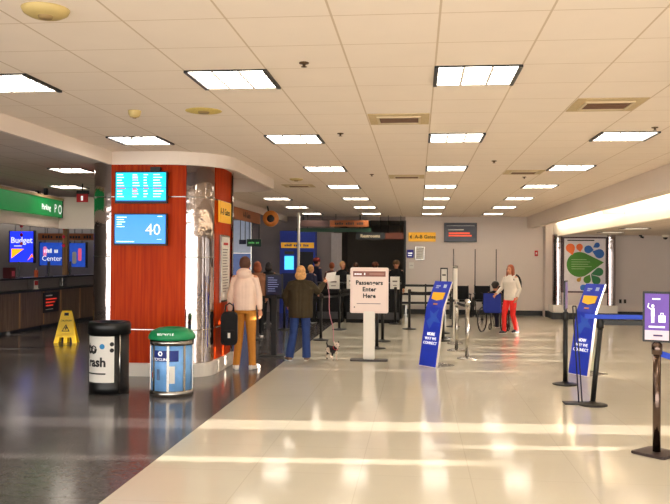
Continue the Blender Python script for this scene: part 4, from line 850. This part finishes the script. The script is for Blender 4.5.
person('person in an olive jacket and blue jeans seen from behind with one arm raised', -2.03, 13.75, PI + .05, 1.65, GRNJ, JEAN, mat('tan_shoe', (120, 92, 68), .7), BLOND, hair_style='bob', bulk=1.25, long_top=.10, flare=.022, vox=.009,
       J=dict(sL=(-.165, .01, 1.38), eL=(-.30, -.08, 1.25), wL=(-.40, -.28, 1.40), sR=(.165, .01, 1.38), eR=(.28, -.02, 1.14), wR=(.24, -.14, .98), hR=(.1, 0, .88), kR=(.13, -.02, .48), aR=(.19, .08, .09), kL=(-.10, -.03, .48), aL=(-.11, -.04, .08), tR=(.5, -.9, 0), tL=(-.1, -1, 0)))
t = thing('paper_sheet', 'white sheet held up by the person in the olive jacket', 'paper', (-1.57, 14.10, 1.36), -.2); MB().add([(-.09, 0, 0), (.09, 0, .03), (.12, .04, .20), (-.05, .02, .17), (-.09, .003, 0), (.09, .003, .03), (.12, .043, .20), (-.05, .023, .17)], [(0, 1, 2, 3), (4, 7, 6, 5), (0, 4, 5, 1), (3, 2, 6, 7), (0, 3, 7, 4), (1, 5, 6, 2)]).build('sheet', M_paper, t)
person('person in a white sweater and red leggings walking beside the blue wheelchair', 2.24, 19.55, -.8, 1.66, WHT, REDP, mat('black_white_sneaker', (40, 44, 56), .6), GINGER, hair_style='long', bulk=.95, long_top=.05, vox=.010, head_turn=.1,
       J=dict(eL=(-.25, -.02, 1.13), wL=(-.28, -.20, .98), eR=(.22, .08, 1.12), wR=(.20, .0, .90), kL=(-.11, -.10, .48), aL=(-.13, -.08, .08), kR=(.08, .0, .48), aR=(.08, .14, .10)))
t = thing('backpack', 'black backpack worn by the person in the white sweater', 'backpack', (2.24 + .15, 19.55 + .12, 1.02), -.8)
MB().ell((0, .03, .18), (.13, .09, .22), 16, 10).build('pack', M_blackf, t); MB().ell((0, .10, .10), (.09, .05, .10), 12, 8).build('front_pocket', M_blackf, t)
for q in (-1, 1): MB().tube([(q * .09, -.02, .38), (q * .11, -.12, .42), (q * .12, -.24, .30), (q * .13, -.22, .12), (q * .12, -.05, .02)], .014, 8, flat=.5).build('strap', M_blackf, t)
person('seated person in a black hat riding in the blue wheelchair', 1.92, 20.0, PI - .45, 1.60, M_blackf, mat('navy_trousers', (26, 28, 50), .8), M_black, DARK, hat=M_black, vox=.012, z=-.36,
       J=dict(hL=(-.09, .02, .97), kL=(-.11, -.38, .98), aL=(-.12, -.48, .53), hR=(.09, .02, .97), kR=(.11, -.38, .98), aR=(.12, -.48, .53), eL=(-.24, -.05, 1.18), wL=(-.20, -.28, 1.12), eR=(.24, -.05, 1.18), wR=(.20, -.28, 1.12), pel=(0, .05, .98), wst=(0, .05, 1.12)))
crowd = [(-5.9, 20.8, .3+PI, 1.66, 'person in dark clothes half hidden by the wood column', M_blackf, DARK, None),
         (-3.65, 17.9, .4+PI, 1.70, 'person with brown hair in front beyond the hoodie person', mat('tan_coat', (150, 100, 70), .8), GINGER, None),
         (-4.05, 21.4, 3.2, 1.66, 'person with dark hair behind the screen stand', M_blackf, DARK, None),
         (-3.05, 23.9, 2.4, 1.80, 'tall person with a red scarf behind the leftmost podium', mat('navy_coat', (26, 30, 60), .8), DARK, mat('red_cap', (130, 40, 36), .8)),
         (-2.95, 21.9, 2.6, 1.60, 'blond person in a navy coat before the leftmost podium', mat('navy_coat', (26, 30, 60)), BLOND, None),
         (-2.55, 23.6, 3.4, 1.66, 'person with auburn hair behind the second podium', mat('wine_coat', (80, 34, 34), .8), GINGER, None),
         (-2.20, 23.3, .5, 1.70, 'blond person in black behind the second podium', M_blackf, BLOND, None),
         (-1.85, 23.9, 3.0, 1.66, 'person with brown hair left above the entry sign', mat('brown_coat', (80, 50, 36), .8), BRUN, None),
         (-1.25, 23.5, 2.8, 1.68, 'person in a brown cap just above the entry sign', mat('brown_coat', (80, 50, 36)), BRUN, mat('rust_cap', (110, 58, 36), .8)),
         (-.62, 23.3, -.2, 1.74, 'person in black with a tan cap right of the entry sign', M_blackf, DARK, mat('tan_cap', (110, 80, 50), .8))]
for x, yy, rz, h, lab, tp, hr, ht in crowd:
    person(lab, x, yy, rz, h, tp, M_blackf, M_black, hr, vox=.016, hat=ht, group='people at the checkpoint', hair_style=random.choice(['short', 'bob']))

# bag beside hoodie person
t = thing('carry_bag', 'black bag hanging at the left side of the hoodie person', 'bag', (-2.95, 12.30, .42), .2)
MB().prism(rr(-.13, .13, 0, .52, .07), -.10, .10, RF).build('body', M_blackf, t); MB().prism(rr(-.09, .09, .06, .24, .03), .10, .13, RF).build('pocket', M_blackf, t)
MB().tube([(-.07, 0, .5), (-.06, 0, .62), (0, 0, .66), (.06, 0, .62), (.07, 0, .5)], .012, 8).build('handle', M_black, t); MB().box(-.02, .02, -.135, -.128, .12, .2).build('tag', M_paper, t)

# dog and leash
def dog_mat():
    m = bpy.data.materials.new('dog_coat'); m.use_nodes = True; nt = m.node_tree; n = nt.nodes; l = nt.links; b = n['Principled BSDF']; b.inputs['Roughness'].default_value = .9
    tc = n.new('ShaderNodeTexCoord'); nz = n.new('ShaderNodeTexNoise'); nz.inputs['Scale'].default_value = 5.5; nz.inputs['Detail'].default_value = 1; l.new(tc.outputs['Object'], nz.inputs['Vector'])
    cr = n.new('ShaderNodeValToRGB'); cr.color_ramp.interpolation = 'CONSTANT'; cr.color_ramp.elements[0].color = (*lin((30, 26, 28)), 1); cr.color_ramp.elements[1].position = .47; cr.color_ramp.elements[1].color = (*lin((226, 206, 190)), 1)
    l.new(nz.outputs['Fac'], cr.inputs[0]); l.new(cr.outputs[0], b.inputs['Base Color']); return m
t = thing('dog', 'small white and black dog on a leash standing on the cream floor', 'dog', (-1.50, 14.0, 0), .55)
g = MB(); g.tube([(0, -.13, .185), (0, -.06, .18), (0, .04, .185), (0, .13, .19)], [.055, .068, .058, .055], 14)      # faces -y
g.tube([(0, -.13, .20), (0, -.18, .26)], [.042, .036], 10); g.ell((0, -.20, .285), (.045, .052, .043)); g.tube([(0, -.22, .275), (0, -.275, .262)], [.026, .017], 10)
for q in (-1, 1):
    g.tube([(q * .035, -.18, .305), (q * .048, -.175, .35)], [.018, .005], 6)
    g.tube([(q * .038, -.11, .17), (q * .04, -.10, .09), (q * .04, -.11, .02)], [.028, .016, .013], 8); g.ell((q * .04, -.12, .013), (.016, .024, .013), 8, 6)
    g.tube([(q * .036, .11, .18), (q * .042, .07, .11), (q * .042, .14, .07), (q * .042, .125, .015)], [.04, .025, .014, .013], 8); g.ell((q * .042, .11, .013), (.016, .024, .013), 8, 6)
g.tube([(0, .17, .21), (0, .22, .27), (0, .20, .32)], [.018, .014, .008], 8)
db = g.build('body', dog_mat(), t, remesh=.006, smooth_it=1)
for q in (-1, 1): MB().ell((q * .022, -.242, .295), (.006, .006, .006), 8, 6).build('eye', M_text_k, t)
MB().ell((0, -.29, .265), (.01, .008, .008), 8, 6).build('nose', M_text_k, t); MB().tube([(.044 * math.cos(2 * PI * i / 16), -.15 + .03 * math.sin(2 * PI * i / 16), .225 + .034 * math.sin(2 * PI * i / 16 + 0)) for i in range(17)], .006, 6, cap=False).build('collar', mat('red_collar', (170, 30, 40), .6), t)
pts = [Vector((-1.60, 14.05, 1.38)).lerp(Vector((-1.43, 13.87, .27)), i / 12) + Vector((.015 * math.sin(i) * (i < 12), 0, -.10 * math.sin(PI * i / 12))) for i in range(13)]
tag(MB().tube(pts, .007, 6).build('dog_leash', mat('pink_leash', (196, 130, 140), .7)), 'thin pink leash running from the raised hand down to the dog', 'leash')
